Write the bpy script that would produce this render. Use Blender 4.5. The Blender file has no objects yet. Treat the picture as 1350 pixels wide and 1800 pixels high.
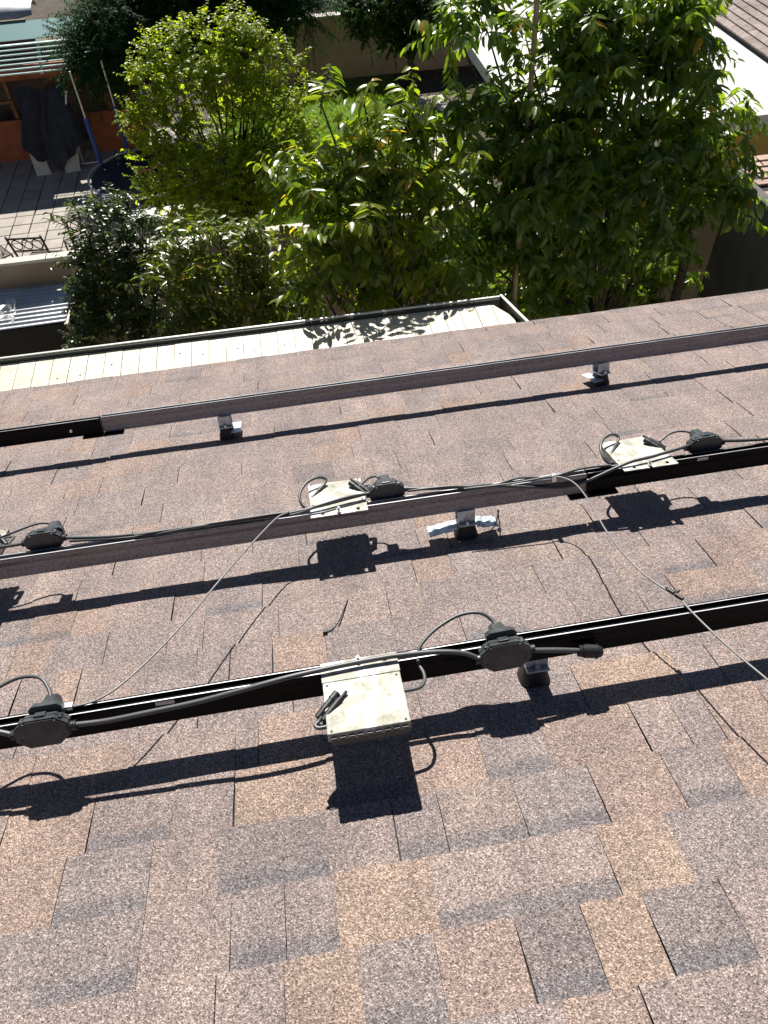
import bpy, bmesh, math, random
import numpy as np
from mathutils import Matrix, Vector, Euler

# ---------------------------------------------------------------- camera, sky, sun, exposure
S = bpy.context.scene
COL = S.collection
PITCH = math.radians(18.43)          # roof pitch (4:12)
ZE = 3.0                             # height of the eave
CP, SP = math.cos(PITCH), math.sin(PITCH)
GZ = -0.5                            # the neighbour's ground lies lower

cam_d = bpy.data.cameras.new('camera')
cam = bpy.data.objects.new('camera', cam_d); COL.objects.link(cam)
cam_d.sensor_fit = 'HORIZONTAL'; cam_d.sensor_width = 36.0
cam_d.lens = 36.0 * 1300.0 / 1350.0
cam_d.clip_start = 0.05; cam_d.clip_end = 500
CAM = Vector((0.0, -3.38733511, 5.54122999))
_m = Matrix(((0.98644111, 0.14797488, -0.07097445, CAM.x),
             (-0.15856142, 0.74776671, -0.64475051, CAM.y),
             (-0.04233455, 0.64726222, 0.76109093, CAM.z),
             (0, 0, 0, 1)))
cam.matrix_world = _m
S.camera = cam

SUN_EL = math.radians(44.3); SUN_AZ = math.radians(1.0)
W = bpy.data.worlds.new('World'); S.world = W; W.use_nodes = True
nt = W.node_tree; bgn = nt.nodes['Background']
sky = nt.nodes.new('ShaderNodeTexSky'); sky.sky_type = 'NISHITA'; sky.sun_disc = False
sky.air_density = 0.5; sky.dust_density = 0.3; sky.sun_elevation = SUN_EL; sky.sun_rotation = SUN_AZ
nt.links.new(sky.outputs['Color'], bgn.inputs['Color']); bgn.inputs['Strength'].default_value = 0.05
sd = bpy.data.lights.new('sun', 'SUN'); sd.energy = 5.0; sd.angle = math.radians(0.5); sd.color = (1.0, 0.965, 0.91)
sun = bpy.data.objects.new('sun', sd); COL.objects.link(sun)
sun.rotation_euler = Euler((-(math.pi / 2 - SUN_EL), 0, -SUN_AZ), 'XYZ')
sun.location = (0, 20, 20)
vs = S.view_settings
S.display_settings.display_device = 'sRGB'
vs.view_transform = 'Standard'; vs.look = 'None'; vs.gamma = 1.0; vs.exposure = 0.85
try: vs.use_curve_mapping = False
except Exception: pass
S.render.engine = 'CYCLES'
S.cycles.max_bounces = 8; S.cycles.transparent_max_bounces = 8

rng = random.Random(7)
nrng = np.random.default_rng(11)

# ---------------------------------------------------------------- helpers
def RW(u, v, n):
    return Vector((u, -v * CP + n * SP, ZE + v * SP + n * CP))

class MB:
    """collects faces for one mesh object"""
    def __init__(s): s.v = []; s.f = []; s.m = []; s.sm = []
    def add(s, verts, faces, mat=0, smooth=False):
        b = len(s.v); s.v += [tuple(p) for p in verts]
        for f in faces: s.f.append(tuple(b + i for i in f)); s.m.append(mat); s.sm.append(smooth)
        return s
    def box(s, x0, x1, y0, y1, z0, z1, mat=0):
        v = [(x0,y0,z0),(x1,y0,z0),(x1,y1,z0),(x0,y1,z0),(x0,y0,z1),(x1,y0,z1),(x1,y1,z1),(x0,y1,z1)]
        return s.add(v, [(3,2,1,0),(4,5,6,7),(0,1,5,4),(1,2,6,5),(2,3,7,6),(3,0,4,7)], mat)
    def bbox(s, x0, x1, y0, y1, z0, z1, b=0.003, mat=0):
        """box with chamfered edges"""
        bm = bmesh.new(); bmesh.ops.create_cube(bm, size=1)
        for p in bm.verts:
            p.co = Vector(((x0+x1)/2 + p.co.x*(x1-x0), (y0+y1)/2 + p.co.y*(y1-y0), (z0+z1)/2 + p.co.z*(z1-z0)))
        bmesh.ops.bevel(bm, geom=bm.edges[:], offset=b, segments=2, affect='EDGES', profile=.6)
        s.frombm(bm, mat); return s
    def frombm(s, bm, mat=0, smooth=False):
        bm.verts.index_update()
        s.add([p.co[:] for p in bm.verts], [[q.index for q in f.verts] for f in bm.faces], mat, smooth); bm.free(); return s
    def prism(s, poly, axis, a, b, mat=0, inset=0.0):
        """extrude a 2-D polygon along axis from a to b; inset shrinks the b end"""
        n = len(poly); cx = sum(p[0] for p in poly)/n; cy = sum(p[1] for p in poly)/n
        def put(p, t):
            if axis == 'x': return (t, p[0], p[1])
            if axis == 'y': return (p[0], t, p[1])
            return (p[0], p[1], t)
        P2 = [(cx+(p[0]-cx)*(1-inset), cy+(p[1]-cy)*(1-inset)) for p in poly]
        v = [put(p, a) for p in poly] + [put(p, b) for p in P2]
        f = [tuple(range(n)), tuple(range(2*n-1, n-1, -1))] + [(i, i+n, (i+1) % n + n, (i+1) % n) for i in range(n)]
        return s.add(v, f, mat)
    def tube(s, pts, r, sides=8, mat=0, sub=6, cap=True):
        """smooth tube along points; r a number or a list"""
        P = [Vector(p) for p in pts]
        R0 = r if isinstance(r, (list, tuple)) else [r]*len(P)
        Q = []; RR = []
        if sub > 1 and len(P) > 2:
            for i in range(len(P)-1):
                p0 = P[max(i-1, 0)]; p1 = P[i]; p2 = P[i+1]; p3 = P[min(i+2, len(P)-1)]
                for k in range(sub):
                    t = k/sub
                    Q.append(.5*((2*p1)+(p2-p0)*t+(2*p0-5*p1+4*p2-p3)*t*t+(3*p1-p0-3*p2+p3)*t**3))
                    RR.append(R0[i]*(1-t)+R0[i+1]*t)
            Q.append(P[-1]); RR.append(R0[-1])
        else: Q = P; RR = R0
        up = Vector((0.13, 0.21, 1)).normalized(); V = []; F = []
        T0 = None
        for i, q in enumerate(Q):
            t = (Q[min(i+1, len(Q)-1)]-Q[max(i-1, 0)])
            if t.length < 1e-9: t = Vector((0, 0, 1))
            t.normalize()
            if T0 is None:
                a = t.cross(up)
                if a.length < .1: a = t.cross(Vector((1, 0, 0)))
                a.normalize()
            else:
                a = a - t*a.dot(t)
                if a.length < 1e-6: a = t.cross(up)
                a.normalize()
            T0 = t; b = t.cross(a)
            for k in range(sides):
                an = 2*math.pi*k/sides
                V.append(q+(a*math.cos(an)+b*math.sin(an))*RR[i])
        n = len(Q)
        for i in range(n-1):
            for k in range(sides):
                k2 = (k+1) % sides
                F.append((i*sides+k, i*sides+k2, (i+1)*sides+k2, (i+1)*sides+k))
        s.add(V, F, mat, True)
        if cap:
            s.add(V[:sides], [tuple(range(sides-1, -1, -1))], mat); s.add(V[-sides:], [tuple(range(sides))], mat)
        return s
    def cyl(s, p0, p1, r0, r1=None, sides=12, mat=0):
        return s.tube([p0, p1], [r0, r0 if r1 is None else r1], sides, mat, 1)
    def shift(s, d, start=0):
        for i in range(start, len(s.v)): s.v[i] = tuple(a+b for a, b in zip(s.v[i], d))
        return s
    def mesh(s, name, mats):
        me = bpy.data.meshes.new(name); me.from_pydata(s.v, [], s.f)
        for m in (mats if isinstance(mats, (list, tuple)) else [mats]): me.materials.append(m)
        me.polygons.foreach_set('material_index', s.m); me.polygons.foreach_set('use_smooth', s.sm)
        me.update(); return me

def obj(name, mb, mats, parent=None, loc=(0, 0, 0), rot=None):
    me = mb.mesh(name, mats) if isinstance(mb, MB) else mb
    o = bpy.data.objects.new(name, me); COL.objects.link(o)
    o.location = loc
    if rot is not None: o.rotation_euler = rot
    if parent is not None: o.parent = parent
    return o
def tag(o, label=None, cat=None, group=None, kind=None):
    if label: o['label'] = label
    if cat: o['category'] = cat
    if group: o['group'] = group
    if kind: o['kind'] = kind
    return o
def thing(name, label, cat, loc=(0, 0, 0), rot=(0, 0, 0), group=None):
    e = bpy.data.objects.new(name, None); COL.objects.link(e); e.location = loc; e.rotation_euler = rot
    e.empty_display_size = .1
    return tag(e, label, cat, group)
class RoofThing:
    """an Empty on the roof plane; parts are given in roof coordinates (u along the eave, v up the slope, n off the roof)"""
    def __init__(s, name, label, cat, o, group=None):
        s.o = o; s.e = thing(name, label, cat, RW(*o), (-PITCH, 0, 0), group)
    def L(s, p): return (p[0]-s.o[0], -(p[1]-s.o[1]), p[2]-s.o[2])
    def Ls(s, ps): return [s.L(p) for p in ps]
    def part(s, name, mb, mats, parent=None): return obj(name, mb, mats, parent or s.e)
def copy_tree(o, parent=None):
    c = o.copy(); COL.objects.link(c); c.parent = parent
    for ch in list(o.children): copy_tree(ch, c)
    return c

# ---------------------------------------------------------------- materials
def mat(name, col=(.5, .5, .5), rough=.6, metal=0.0, spec=.5):
    m = bpy.data.materials.new(name); m.use_nodes = True
    b = m.node_tree.nodes['Principled BSDF']
    b.inputs['Base Color'].default_value = (*col, 1); b.inputs['Roughness'].default_value = rough
    b.inputs['Metallic'].default_value = metal; b.inputs['Specular IOR Level'].default_value = spec
    return m, m.node_tree, b
def node(t, kind, **kw):
    n = t.nodes.new(kind)
    for k, v in kw.items():
        if k in n.inputs: n.inputs[k].default_value = v
        else: setattr(n, k, v)
    return n
def mixc(t, a, b, fac=None, mode='MIX', f=.5):
    n = t.nodes.new('ShaderNodeMix'); n.data_type = 'RGBA'; n.blend_type = mode
    n.inputs[0].default_value = f
    if fac is not None: t.links.new(fac, n.inputs[0])
    for i, x in ((6, a), (7, b)):
        if isinstance(x, (tuple, list)): n.inputs[i].default_value = (*x[:3], 1)
        else: t.links.new(x, n.inputs[i])
    return n.outputs[2]
def ramp(t, src, stops):
    n = t.nodes.new('ShaderNodeValToRGB'); e = n.color_ramp.elements
    while len(e) < len(stops): e.new(.5)
    for i, (p, c) in enumerate(stops):
        e[i].position = p; e[i].color = (*c, 1) if len(c) == 3 else c
    t.links.new(src, n.inputs['Fac']); return n.outputs['Color']
def pos(t, scale=None):
    g = t.nodes.new('ShaderNodeNewGeometry'); o = g.outputs['Position']
    if scale:
        m = t.nodes.new('ShaderNodeMapping'); m.inputs['Scale'].default_value = scale
        t.links.new(o, m.inputs['Vector']); o = m.outputs['Vector']
    return o
def noise(t, scale, detail=3, rough=.55, vec=None):
    n = node(t, 'ShaderNodeTexNoise'); n.inputs['Scale'].default_value = scale
    n.inputs['Detail'].default_value = detail; n.inputs['Roughness'].default_value = rough
    t.links.new(vec or pos(t), n.inputs['Vector']); return n.outputs['Fac']
def bump(t, b, h, strength=.3, dist=.01):
    n = node(t, 'ShaderNodeBump'); n.inputs['Strength'].default_value = strength; n.inputs['Distance'].default_value = dist
    t.links.new(h, n.inputs['Height']); t.links.new(n.outputs['Normal'], b.inputs['Normal'])
def varied(name, a, b2, scale, rough=.8, metal=0., detail=4, bs=.2, bd=.004, spec=.4, lo=.35, hi=.65):
    m, t, b = mat(name, a, rough, metal, spec)
    f = noise(t, scale, detail)
    c = ramp(t, f, [(lo, a), (hi, b2)])
    t.links.new(c, b.inputs['Base Color'])
    if bs: bump(t, b, noise(t, scale*6, 3), bs, bd)
    return m

def shingle_material():
    m, t, b = mat('shingle_granules', rough=.9, spec=.25)
    at = node(t, 'ShaderNodeAttribute'); at.attribute_name = 'tint'
    bd = node(t, 'ShaderNodeAttribute'); bd.attribute_name = 'band'
    P = pos(t)
    vo = node(t, 'ShaderNodeTexVoronoi'); vo.inputs['Scale'].default_value = 430; t.links.new(P, vo.inputs['Vector'])
    sp = node(t, 'ShaderNodeSeparateColor'); t.links.new(vo.outputs['Color'], sp.inputs[0])
    g1 = ramp(t, sp.outputs[0], [(0, (.26, .25, .25)), (.18, (.66, .65, .64)), (.60, (.98, .97, .97)), (.84, (1.38, 1.37, 1.35)), (1, (2.1, 2.07, 2.0))])
    big = ramp(t, noise(t, 7, 4), [(.3, (.88, .88, .9)), (.7, (1.1, 1.09, 1.06))])
    mid = ramp(t, noise(t, 130, 3, .7), [(.3, (.78, .77, .78)), (.7, (1.2, 1.2, 1.18))])
    # shadow-line band printed on the head of some tabs, with a ragged edge
    ma = node(t, 'ShaderNodeMath', operation='MULTIPLY_ADD'); t.links.new(noise(t, 60, 3), ma.inputs[0]); ma.inputs[1].default_value = .34; ma.inputs[2].default_value = -.17
    ad = node(t, 'ShaderNodeMath', operation='ADD'); t.links.new(ma.outputs[0], ad.inputs[0]); t.links.new(bd.outputs['Fac'], ad.inputs[1])
    bm_ = ramp(t, ad.outputs[0], [(.66, (0, 0, 0)), (.80, (.66, .66, .66))])
    base = mixc(t, at.outputs['Color'], (.140, .136, .143), bm_)
    c = mixc(t, base, g1, None, 'MULTIPLY', 1.0)
    c = mixc(t, c, big, None, 'MULTIPLY', 1.0)
    c = mixc(t, c, mid, None, 'MULTIPLY', 1.0)
    dirt = ramp(t, noise(t, 22, 5, .7), [(.66, (1, 1, 1)), (.74, (.62, .61, .60))])
    streak = ramp(t, noise(t, 3.2, 4, .6, pos(t, (3.0, .45, .45))), [(.38, (.90, .90, .91)), (.62, (1.06, 1.05, 1.04))])
    c = mixc(t, c, dirt, None, 'MULTIPLY', 1.0)
    c = mixc(t, c, streak, None, 'MULTIPLY', 1.0)
    t.links.new(c, b.inputs['Base Color'])
    bump(t, b, vo.outputs['Distance'], .75, .0025)
    return m
M_SH = shingle_material()
M_DECK, _t, _b = mat('asphalt_felt', (.03, .028, .028), .95)

def rail_silver():
    m, t, b = mat('mill_aluminium', (.6, .6, .6), .38, .85)
    f = noise(t, 5, 5, .6, pos(t, (1, 1, 14)))
    f2 = noise(t, 160, 3)
    c = ramp(t, f, [(.3, (.19, .19, .215)), (.65, (.29, .285, .315))])
    c = mixc(t, c, ramp(t, f2, [(.36, (.45, .42, .4)), (.52, (1, 1, 1))]), None, 'MULTIPLY', .7)
    t.links.new(c, b.inputs['Base Color'])
    t.links.new(ramp(t, f, [(.3, (.38, .38, .38)), (.7, (.55, .55, .55))]), b.inputs['Roughness'])
    return m
M_SIL = rail_silver()
M_BLK, _t, _b = mat('black_anodised', (.005, .005, .006), .30, 0, .08)
_t.links.new(ramp(_t, noise(_t, 9, 4), [(.3, (.24, .24, .24)), (.7, (.36, .36, .36))]), _b.inputs['Roughness'])
M_LIPHI = varied('painted_lip_highlight', (.36, .36, .36), (.62, .62, .61), 6, .45, .7, 5, 0)  # pale tone carries the sun highlight along the rail lips
M_CABLE, _t, _b = mat('cable_sheath', (.075, .077, .075), .42)
M_PLAST, _t, _b = mat('grey_black_plastic', (.035, .037, .035), .33)
_t.links.new(ramp(_t, noise(_t, 30, 4), [(.35, (.024, .027, .028)), (.65, (.060, .066, .067))]), _b.inputs['Base Color'])
M_PLASTD, _t, _b = mat('black_plastic', (.014, .014, .015), .5)
M_STEEL = varied('galvanised_steel', (.34, .39, .43), (.58, .63, .66), 45, .42, .45, 4, .1, .001)
M_WIRE, _t, _b = mat('bare_grey_wire', (.20, .19, .18), .5, .2)
M_STICK, _t, _b = mat('sticker', (.55, .55, .55), .6)
M_BOLT, _t, _b = mat('bolt_steel', (.7, .7, .68), .3, 1.0)
def inverter_mat():
    m, t, b = mat('inverter_coating', (.6, .56, .43), .5, .0, .4)
    f = noise(t, 15, 6, .66); g = noise(t, 34, 4, .7)
    c = ramp(t, f, [(.34, (.25, .242, .195)), (.48, (.37, .358, .295)), (.53, (.50, .495, .45)), (.60, (.70, .70, .68))])
    c = mixc(t, c, ramp(t, g, [(.34, (.62, .58, .47)), (.5, (1, 1, 1))]), None, 'MULTIPLY', .8)
    sc = noise(t, 60, 2, .5, pos(t, (1, .12, 1)))
    c = mixc(t, c, ramp(t, sc, [(.68, (0, 0, 0)), (.76, (.12, .12, .12))]), None, 'ADD', 1)
    t.links.new(c, b.inputs['Base Color'])
    t.links.new(ramp(t, f, [(.4, (.6, .6, .6)), (.65, (.38, .38, .38))]), b.inputs['Roughness'])
    bump(t, b, g, .15, .002)
    return m
M_INV = inverter_mat()

M_PANEL, _t, _b = mat('cream_panel', (.70, .68, .58), .55)
_c = ramp(_t, noise(_t, 9, 5), [(.3, (.42, .375, .265)), (.6, (.58, .53, .40))])
_c = mixc(_t, _c, ramp(_t, noise(_t, 55, 3), [(.3, (.80, .77, .70)), (.5, (1, 1, 1))]), None, 'MULTIPLY', .8)
_t.links.new(_c, _b.inputs['Base Color'])
M_WHITE = varied('weathered_white', (.50, .49, .45), (.62, .61, .58), 3, .7, 0, 5, .1, .002)
M_LIP, _t, _b = mat('gutter_paint', (.55, .55, .50), .45)
M_GUT, _t, _b = mat('gutter_dark', (.022, .028, .024), .5)
M_STUCCO = varied('tan_stucco', (.26, .205, .145), (.34, .275, .20), 2.5, .9, 0, 6, .5, .006)
M_SHSTUC = varied('shade_toned_grey_stucco', (.085, .08, .072), (.125, .118, .105), 2.5, .9, 0, 6, .5, .006)  # grey stucco, darkened so the side wall's shade is in the colour
M_FSTUC = varied('light_tan_stucco', (.40, .31, .21), (.50, .40, .28), 2, .9, 0, 6, .4, .006)
M_CAP = varied('wall_cap', (.45, .42, .36), (.58, .54, .47), 6, .9, 0, 5, .3, .004)
M_SOIL = varied('soil', (.045, .035, .024), (.085, .065, .045), 5, .95, 0, 6, .6, .03)
M_CONC = varied('concrete', (.40, .37, .32), (.52, .49, .43), 4, .9, 0, 6, .3, .004)
M_PAVER = varied('grey_paver', (.30, .27, .23), (.40, .36, .31), 3, .9, 0, 5, .3, .004)
M_JOINT, _t, _b = mat('paver_joint', (.10, .09, .08), .95)
M_GRASSG = varied('grass_soil', (.06, .10, .02), (.12, .18, .035), 8, .95, 0, 5, .6, .02)
M_RUST = varied('rust_red_paint', (.30, .085, .035), (.40, .13, .055), 5, .8, 0, 5, .2, .003)
M_WOOD = varied('stained_wood', (.16, .07, .03), (.26, .12, .055), 9, .7, 0, 4, .2, .003)
M_BOARD = varied('brown_board', (.10, .075, .05), (.17, .13, .09), 4, .85, 0, 4, .2, .003)
M_MINT = varied('mint_paint', (.44, .60, .53), (.56, .70, .62), 7, .55, 0, 4, .1, .002)
M_TEAL, _t, _b = mat('teal_sheet', (.09, .24, .24), .6)
M_GREYMETAL = varied('dull_roof_metal', (.26, .28, .31), (.38, .40, .43), 2, .5, .3, 5, .1, .002)
M_CORR = varied('corrugated_zinc', (.46, .47, .47), (.62, .63, .62), 3, .42, .7, 5, .1, .002)
M_TARP = varied('black_tarp', (.012, .014, .02), (.03, .032, .04), 6, .55, 0, 4, .3, .004)
M_MESH, _t, _b = mat('dark_screen', (.03, .027, .022), .9)
M_BLUE, _t, _b = mat('blue_foam', (.02, .06, .28), .6)
M_TRAMP, _t, _b = mat('trampoline_mat', (.010, .014, .026), .6)
M_GALV, _t, _b = mat('galvanised_tube', (.55, .56, .57), .4, .9)
M_IRON, _t, _b = mat('dark_iron', (.035, .028, .022), .5, .4)
M_PINK, _t, _b = mat('pink_plastic', (.55, .05, .20), .5)
M_OCHRE = varied('ochre_render', (.50, .31, .07), (.60, .40, .11), 4, .9, 0, 5, .2, .003)
M_FOIL, _t, _b = mat('silver_sheet', (.7, .7, .68), .4, .6)
M_BARK = varied('bark', (.035, .028, .02), (.075, .06, .045), 18, .95, 0, 5, .7, .01)
M_BAMB = varied('bamboo', (.26, .20, .10), (.36, .29, .16), 12, .7, 0, 3, .2, .003)
M_HOUSE = varied('house_stucco', (.44, .40, .34), (.54, .50, .43), 3, .9, 0, 5, .3, .004)
def tint_mat(name, rough=.9, gscale=0, lo=.6, hi=1.35, bs=.3):
    m, t, b = mat(name, rough=rough, spec=.3)
    at = node(t, 'ShaderNodeAttribute'); at.attribute_name = 'tint'
    c = at.outputs['Color']
    c = mixc(t, c, ramp(t, noise(t, gscale or 30, 4), [(.3, (lo,)*3), (.7, (hi,)*3)]), None, 'MULTIPLY', 1.0)
    t.links.new(c, b.inputs['Base Color'])
    if bs: bump(t, b, noise(t, (gscale or 30)*3, 3), bs, .004)
    return m
M_TILE = tint_mat('roof_tile_clay', .9, 14, .75, 1.2)
M_PAVT = tint_mat('paver_clay', .92, 14, .75, 1.2)
def leaf_mat(name, trans=.45, rough=.38, gain=(1.5, 1.75, .7), spec=.45):
    m = bpy.data.materials.new(name); m.use_nodes = True; t = m.node_tree; b = t.nodes['Principled BSDF']
    at = node(t, 'ShaderNodeAttribute'); at.attribute_name = 'tint'
    c = mixc(t, at.outputs['Color'], ramp(t, noise(t, 40, 2), [(.3, (.8, .8, .8)), (.7, (1.2, 1.2, 1.15))]), None, 'MULTIPLY', 1)
    t.links.new(c, b.inputs['Base Color']); b.inputs['Roughness'].default_value = rough; b.inputs['Specular IOR Level'].default_value = spec
    tr = node(t, 'ShaderNodeBsdfTranslucent'); t.links.new(mixc(t, c, gain, None, 'MULTIPLY', 1), tr.inputs['Color'])
    mx = node(t, 'ShaderNodeMixShader'); mx.inputs[0].default_value = trans
    t.links.new(b.outputs[0], mx.inputs[1]); t.links.new(tr.outputs[0], mx.inputs[2])
    t.links.new(mx.outputs[0], t.nodes['Material Output'].inputs['Surface'])
    return m
M_LEAF = leaf_mat('leaf_glossy', .52, .30, (2.0, 2.1, .5), .6)
M_LEAFS = leaf_mat('leaf_small', .62, .40, (1.75, 1.8, .45), .45)
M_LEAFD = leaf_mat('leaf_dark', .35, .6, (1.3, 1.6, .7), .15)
M_GRASSB = leaf_mat('grass_blade', .45, .5)

def set_tint(me, cols, name='tint'):
    a = me.attributes.new(name, 'FLOAT_COLOR', 'POINT')
    a.data.foreach_set('color', np.asarray(cols, dtype=np.float32).ravel())

# ================================================================ THE SETTING
# own yard: soil; the neighbour's ground: soil sheet far out to the horizon, paving and lawn on it
mb = MB(); mb.add([(-60, -60, 0), (60, -60, 0), (60, 3.80, 0), (-60, 3.80, 0)], [(0, 1, 2, 3)])
tag(obj('yard_ground', mb, M_SOIL), kind='structure')
mb = MB(); mb.add([(-300, 3.80, GZ), (300, 3.80, GZ), (300, 500, GZ), (-300, 500, GZ)], [(0, 1, 2, 3)])
tag(obj('ground', mb, M_SOIL), kind='structure')

# grey paved patio, stones built one by one
patio = obj('patio', MB().add([(-7.5, 3.92, GZ+.004), (-1.0, 3.92, GZ+.004), (-1.0, 12.4, GZ+.004), (-7.5, 12.4, GZ+.004)], [(0, 1, 2, 3)]), M_JOINT)
tag(patio, kind='structure')
pv = 0.30
_pm = []
for q in range(3):
    b = MB().bbox(-.142, .142, -.142, .142, 0, .03, .008); _pm.append(b.mesh('paving_stone', M_PAVER))
cnt = 0
for i in range(24):
    for j in range(30):
        x = -7.2+pv*(i+.5); y = 3.95+pv*(j+.5)
        if x > -1.2 or y > 12.2 or y < 6.6 or x < -5.6: continue
        if x > -1.7 and y > 10.5: continue
        o = obj('paving_stone', _pm[(i*7+j*3) % 3], None, patio, (x+rng.uniform(-.004, .004), y+rng.uniform(-.004, .004), GZ+.002+rng.uniform(0, .004)), (0, 0, rng.uniform(-.012, .012)))
        cnt += 1
        if cnt >= 300: break
    if cnt >= 300: break
lawn = tag(obj('lawn', MB().add([(-1.0, 3.92, GZ+.006), (2.72, 3.92, GZ+.006), (2.72, 14.0, GZ+.006), (-1.0, 14.0, GZ+.006)], [(0, 1, 2, 3)]), M_GRASSG), kind='structure')
path = tag(obj('garden_path', MB().box(2.74, 3.5, 3.92, 12.5, GZ-.05, GZ+.03), M_CONC), kind='structure')
# grass blades: nobody could count them
N = 26000
gx = nrng.uniform(-.9, 2.7, N); gy = nrng.uniform(6.3, 13.4, N)
h = nrng.uniform(.05, .12, N); an = nrng.uniform(0, 6.283, N); ln = nrng.uniform(-.05, .05, (N, 2))
V = np.zeros((N, 3, 3)); w = .008
V[:, 0] = np.stack([gx-w*np.cos(an), gy-w*np.sin(an), np.full(N, GZ+.006)], 1)
V[:, 1] = np.stack([gx+w*np.cos(an), gy+w*np.sin(an), np.full(N, GZ+.006)], 1)
V[:, 2] = np.stack([gx+ln[:, 0], gy+ln[:, 1], GZ+.006+h], 1)
me = bpy.data.meshes.new('grass'); me.from_pydata(V.reshape(-1, 3).tolist(), [], np.arange(3*N).reshape(-1, 3).tolist()); me.materials.append(M_GRASSB)
gc = np.repeat(np.stack([nrng.uniform(.12, .22, N), nrng.uniform(.20, .30, N), nrng.uniform(.02, .04, N), np.ones(N)], 1), 3, axis=0)
set_tint(me, gc)
tag(obj('grass', me, None), 'sunlit green lawn grass between the trees and far wall', 'grass', kind='stuff')

# property walls
w1 = thing('garden_wall', 'long tan block wall with pale cap behind the near trees', 'wall', (0, 3.76, 0))
obj('wall_face', MB().box(-9, 4.748, -.045, .045, GZ, 1.715), M_STUCCO, w1)
xx = -9.0
while xx < 4.74:
    x2 = min(xx+rng.uniform(.9, 1.3), 4.745)
    obj('cap_stone', MB().bbox(xx+.004, x2-.004, -.052, .052, 1.717, 1.750, .006), M_CAP, w1); xx = x2
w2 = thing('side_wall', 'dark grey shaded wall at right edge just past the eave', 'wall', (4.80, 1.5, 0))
obj('wall_face', MB().box(-.05, .05, -4, 2.31, 0, 1.72), M_SHSTUC, w2)
obj('wall_cap', MB().bbox(-.055, .055, -4, 2.32, 1.722, 1.745, .006), M_SHSTUC, w2)
w3 = thing('far_wall', 'low plain tan wall at the back of the neighbouring garden', 'wall', (0, 14.05, GZ))
obj('wall_face', MB().box(-1.2, 9, -.08, .08, 0, 1.15), M_FSTUC, w3)
obj('wall_cap', MB().bbox(-1.2, 9, -.11, .11, 1.152, 1.20, .01), M_CAP, w3)

# ---------------------------------------------------------------- own house: roof with every shingle tab in view
house = thing('house', 'house whose brown asphalt shingle roof fills the foreground', 'house', (0, 0, 0))
hw = obj('wall', MB().box(-9, 9, -8, -.45, 0, 2.82), M_HOUSE, house)
fas = obj('fascia', MB().box(-10, 10, -.03, .0, ZE-.22, ZE-.035), M_WHITE, house)
roof = obj('roof', MB().box(-10, 10, -7.5, .0, -.03, -.004), M_DECK, house, (0, -.007*SP, ZE-.007*CP), (-PITCH, 0, 0))
EXPO = .147; V0 = .045
CO = {'o': [(.262, .196, .164), (.266, .198, .163), (.256, .194, .166)], 'o2': [(.280, .208, .162), (.276, .206, .163)],
      'g': [(.212, .179, .173), (.206, .177, .172), (.219, .185, .177)], 'd': [(.180, .156, .152)],
      't': [(.243, .197, .181), (.249, .200, .180), (.237, .194, .181), (.232, .189, .174)]}
TABS = [(14, -0.754, 0.102, 'o'), (15, -0.896, 0.103, 'o'), (16, -0.766, 0.068, 'o'), (16, -0.14, 0.145, 'o'), (18, -0.825, 0.094, 'o'), (18, -0.173, 0.154, 'o'), (18, 0.663, 0.256, 'o2'), (19, -0.703, 0.187, 'o'), (19, -0.504, 0.144, 't'), (19, -0.197, 0.207, 'o2'), (19, 0.004, 0.159, 't'), (19, 0.19, 0.127, 'o'), (19, 0.331, 0.139, 'g'), (19, 0.513, 0.215, 'o'), (19, 0.861, 0.139, 'o'), (20, -0.713, 0.142, 'o'), (20, -0.544, 0.157, 'g'), (20, -0.396, 0.136, 't'), (20, -0.193, 0.175, 'g'), (20, 0.214, 0.163, 't'), (20, 0.382, 0.165, 'g'), (20, 0.547, 0.16, 'o'), (20, 0.697, 0.12, 'g'), (20, 0.831, 0.134, 'o'), (21, -0.699, 0.114, 'g'), (21, -0.528, 0.134, 'g'), (21, -0.372, 0.150, 't'), (21, -0.228, 0.064, 'g'), (21, -0.145, 0.095, 't'), (21, -0.005, 0.180, 'o2'), (21, 0.166, 0.150, 't'), (21, 0.338, 0.176, 't'), (21, 0.5, 0.133, 'o2'), (21, 0.673, 0.204, 'g'), (22, -0.259, 0.118, 't'), (22, -0.130, 0.124, 'o2'), (22, 0.002, 0.134, 'g'), (22, 0.145, 0.143, 'o'), (22, 0.28, 0.12, 'd'), (22, 0.398, 0.114, 'o2'), (22, 0.531, 0.145, 'd'), (23, 0.32, 0.13, 'o')]
BAND = {(19, .331), (20, .382), (21, .338), (22, .28), (22, .531), (21, -.228), (21, -.145), (20, -.193), (20, -.544), (20, .697), (21, -.528), (19, .004), (22, .002), (19, -.504), (20, .214), (21, .166)}
def tab_geo(x0, x1, v0, v1, tooth, n0):
    """one tab; local origin at its centre; returns verts, faces and band ramp per vertex"""
    hu = (x1-x0)/2; hv = (v1-v0)/2
    lo = .0035+tooth; hi = .0095+tooth
    jl, jr = rng.uniform(-.002, .002), rng.uniform(-.002, .002)
    v = []; band = []
    for (vv, nn, t) in ((-hv, hi, 0.), (hv*.35, lo+(hi-lo)*.3, .675), (hv+.018, lo-.003, 1.12)):
        a = -hu+(jl if t else 0); b = hu+(jr if t else 0)
        v += [(a, -vv, 0), (b, -vv, 0), (b, -vv, nn), (a, -vv, nn)]; band += [t]*4
    f = []
    for k in (0, 4):
        f += [(k+3, k+2, k+6, k+7), (k+0, k+3, k+7, k+4), (k+2, k+1, k+5, k+6)]
    f += [(0, 1, 2, 3), (11, 10, 9, 8)]
    return v, f, band
tabs_all = []
tr = random.Random(3)
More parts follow.
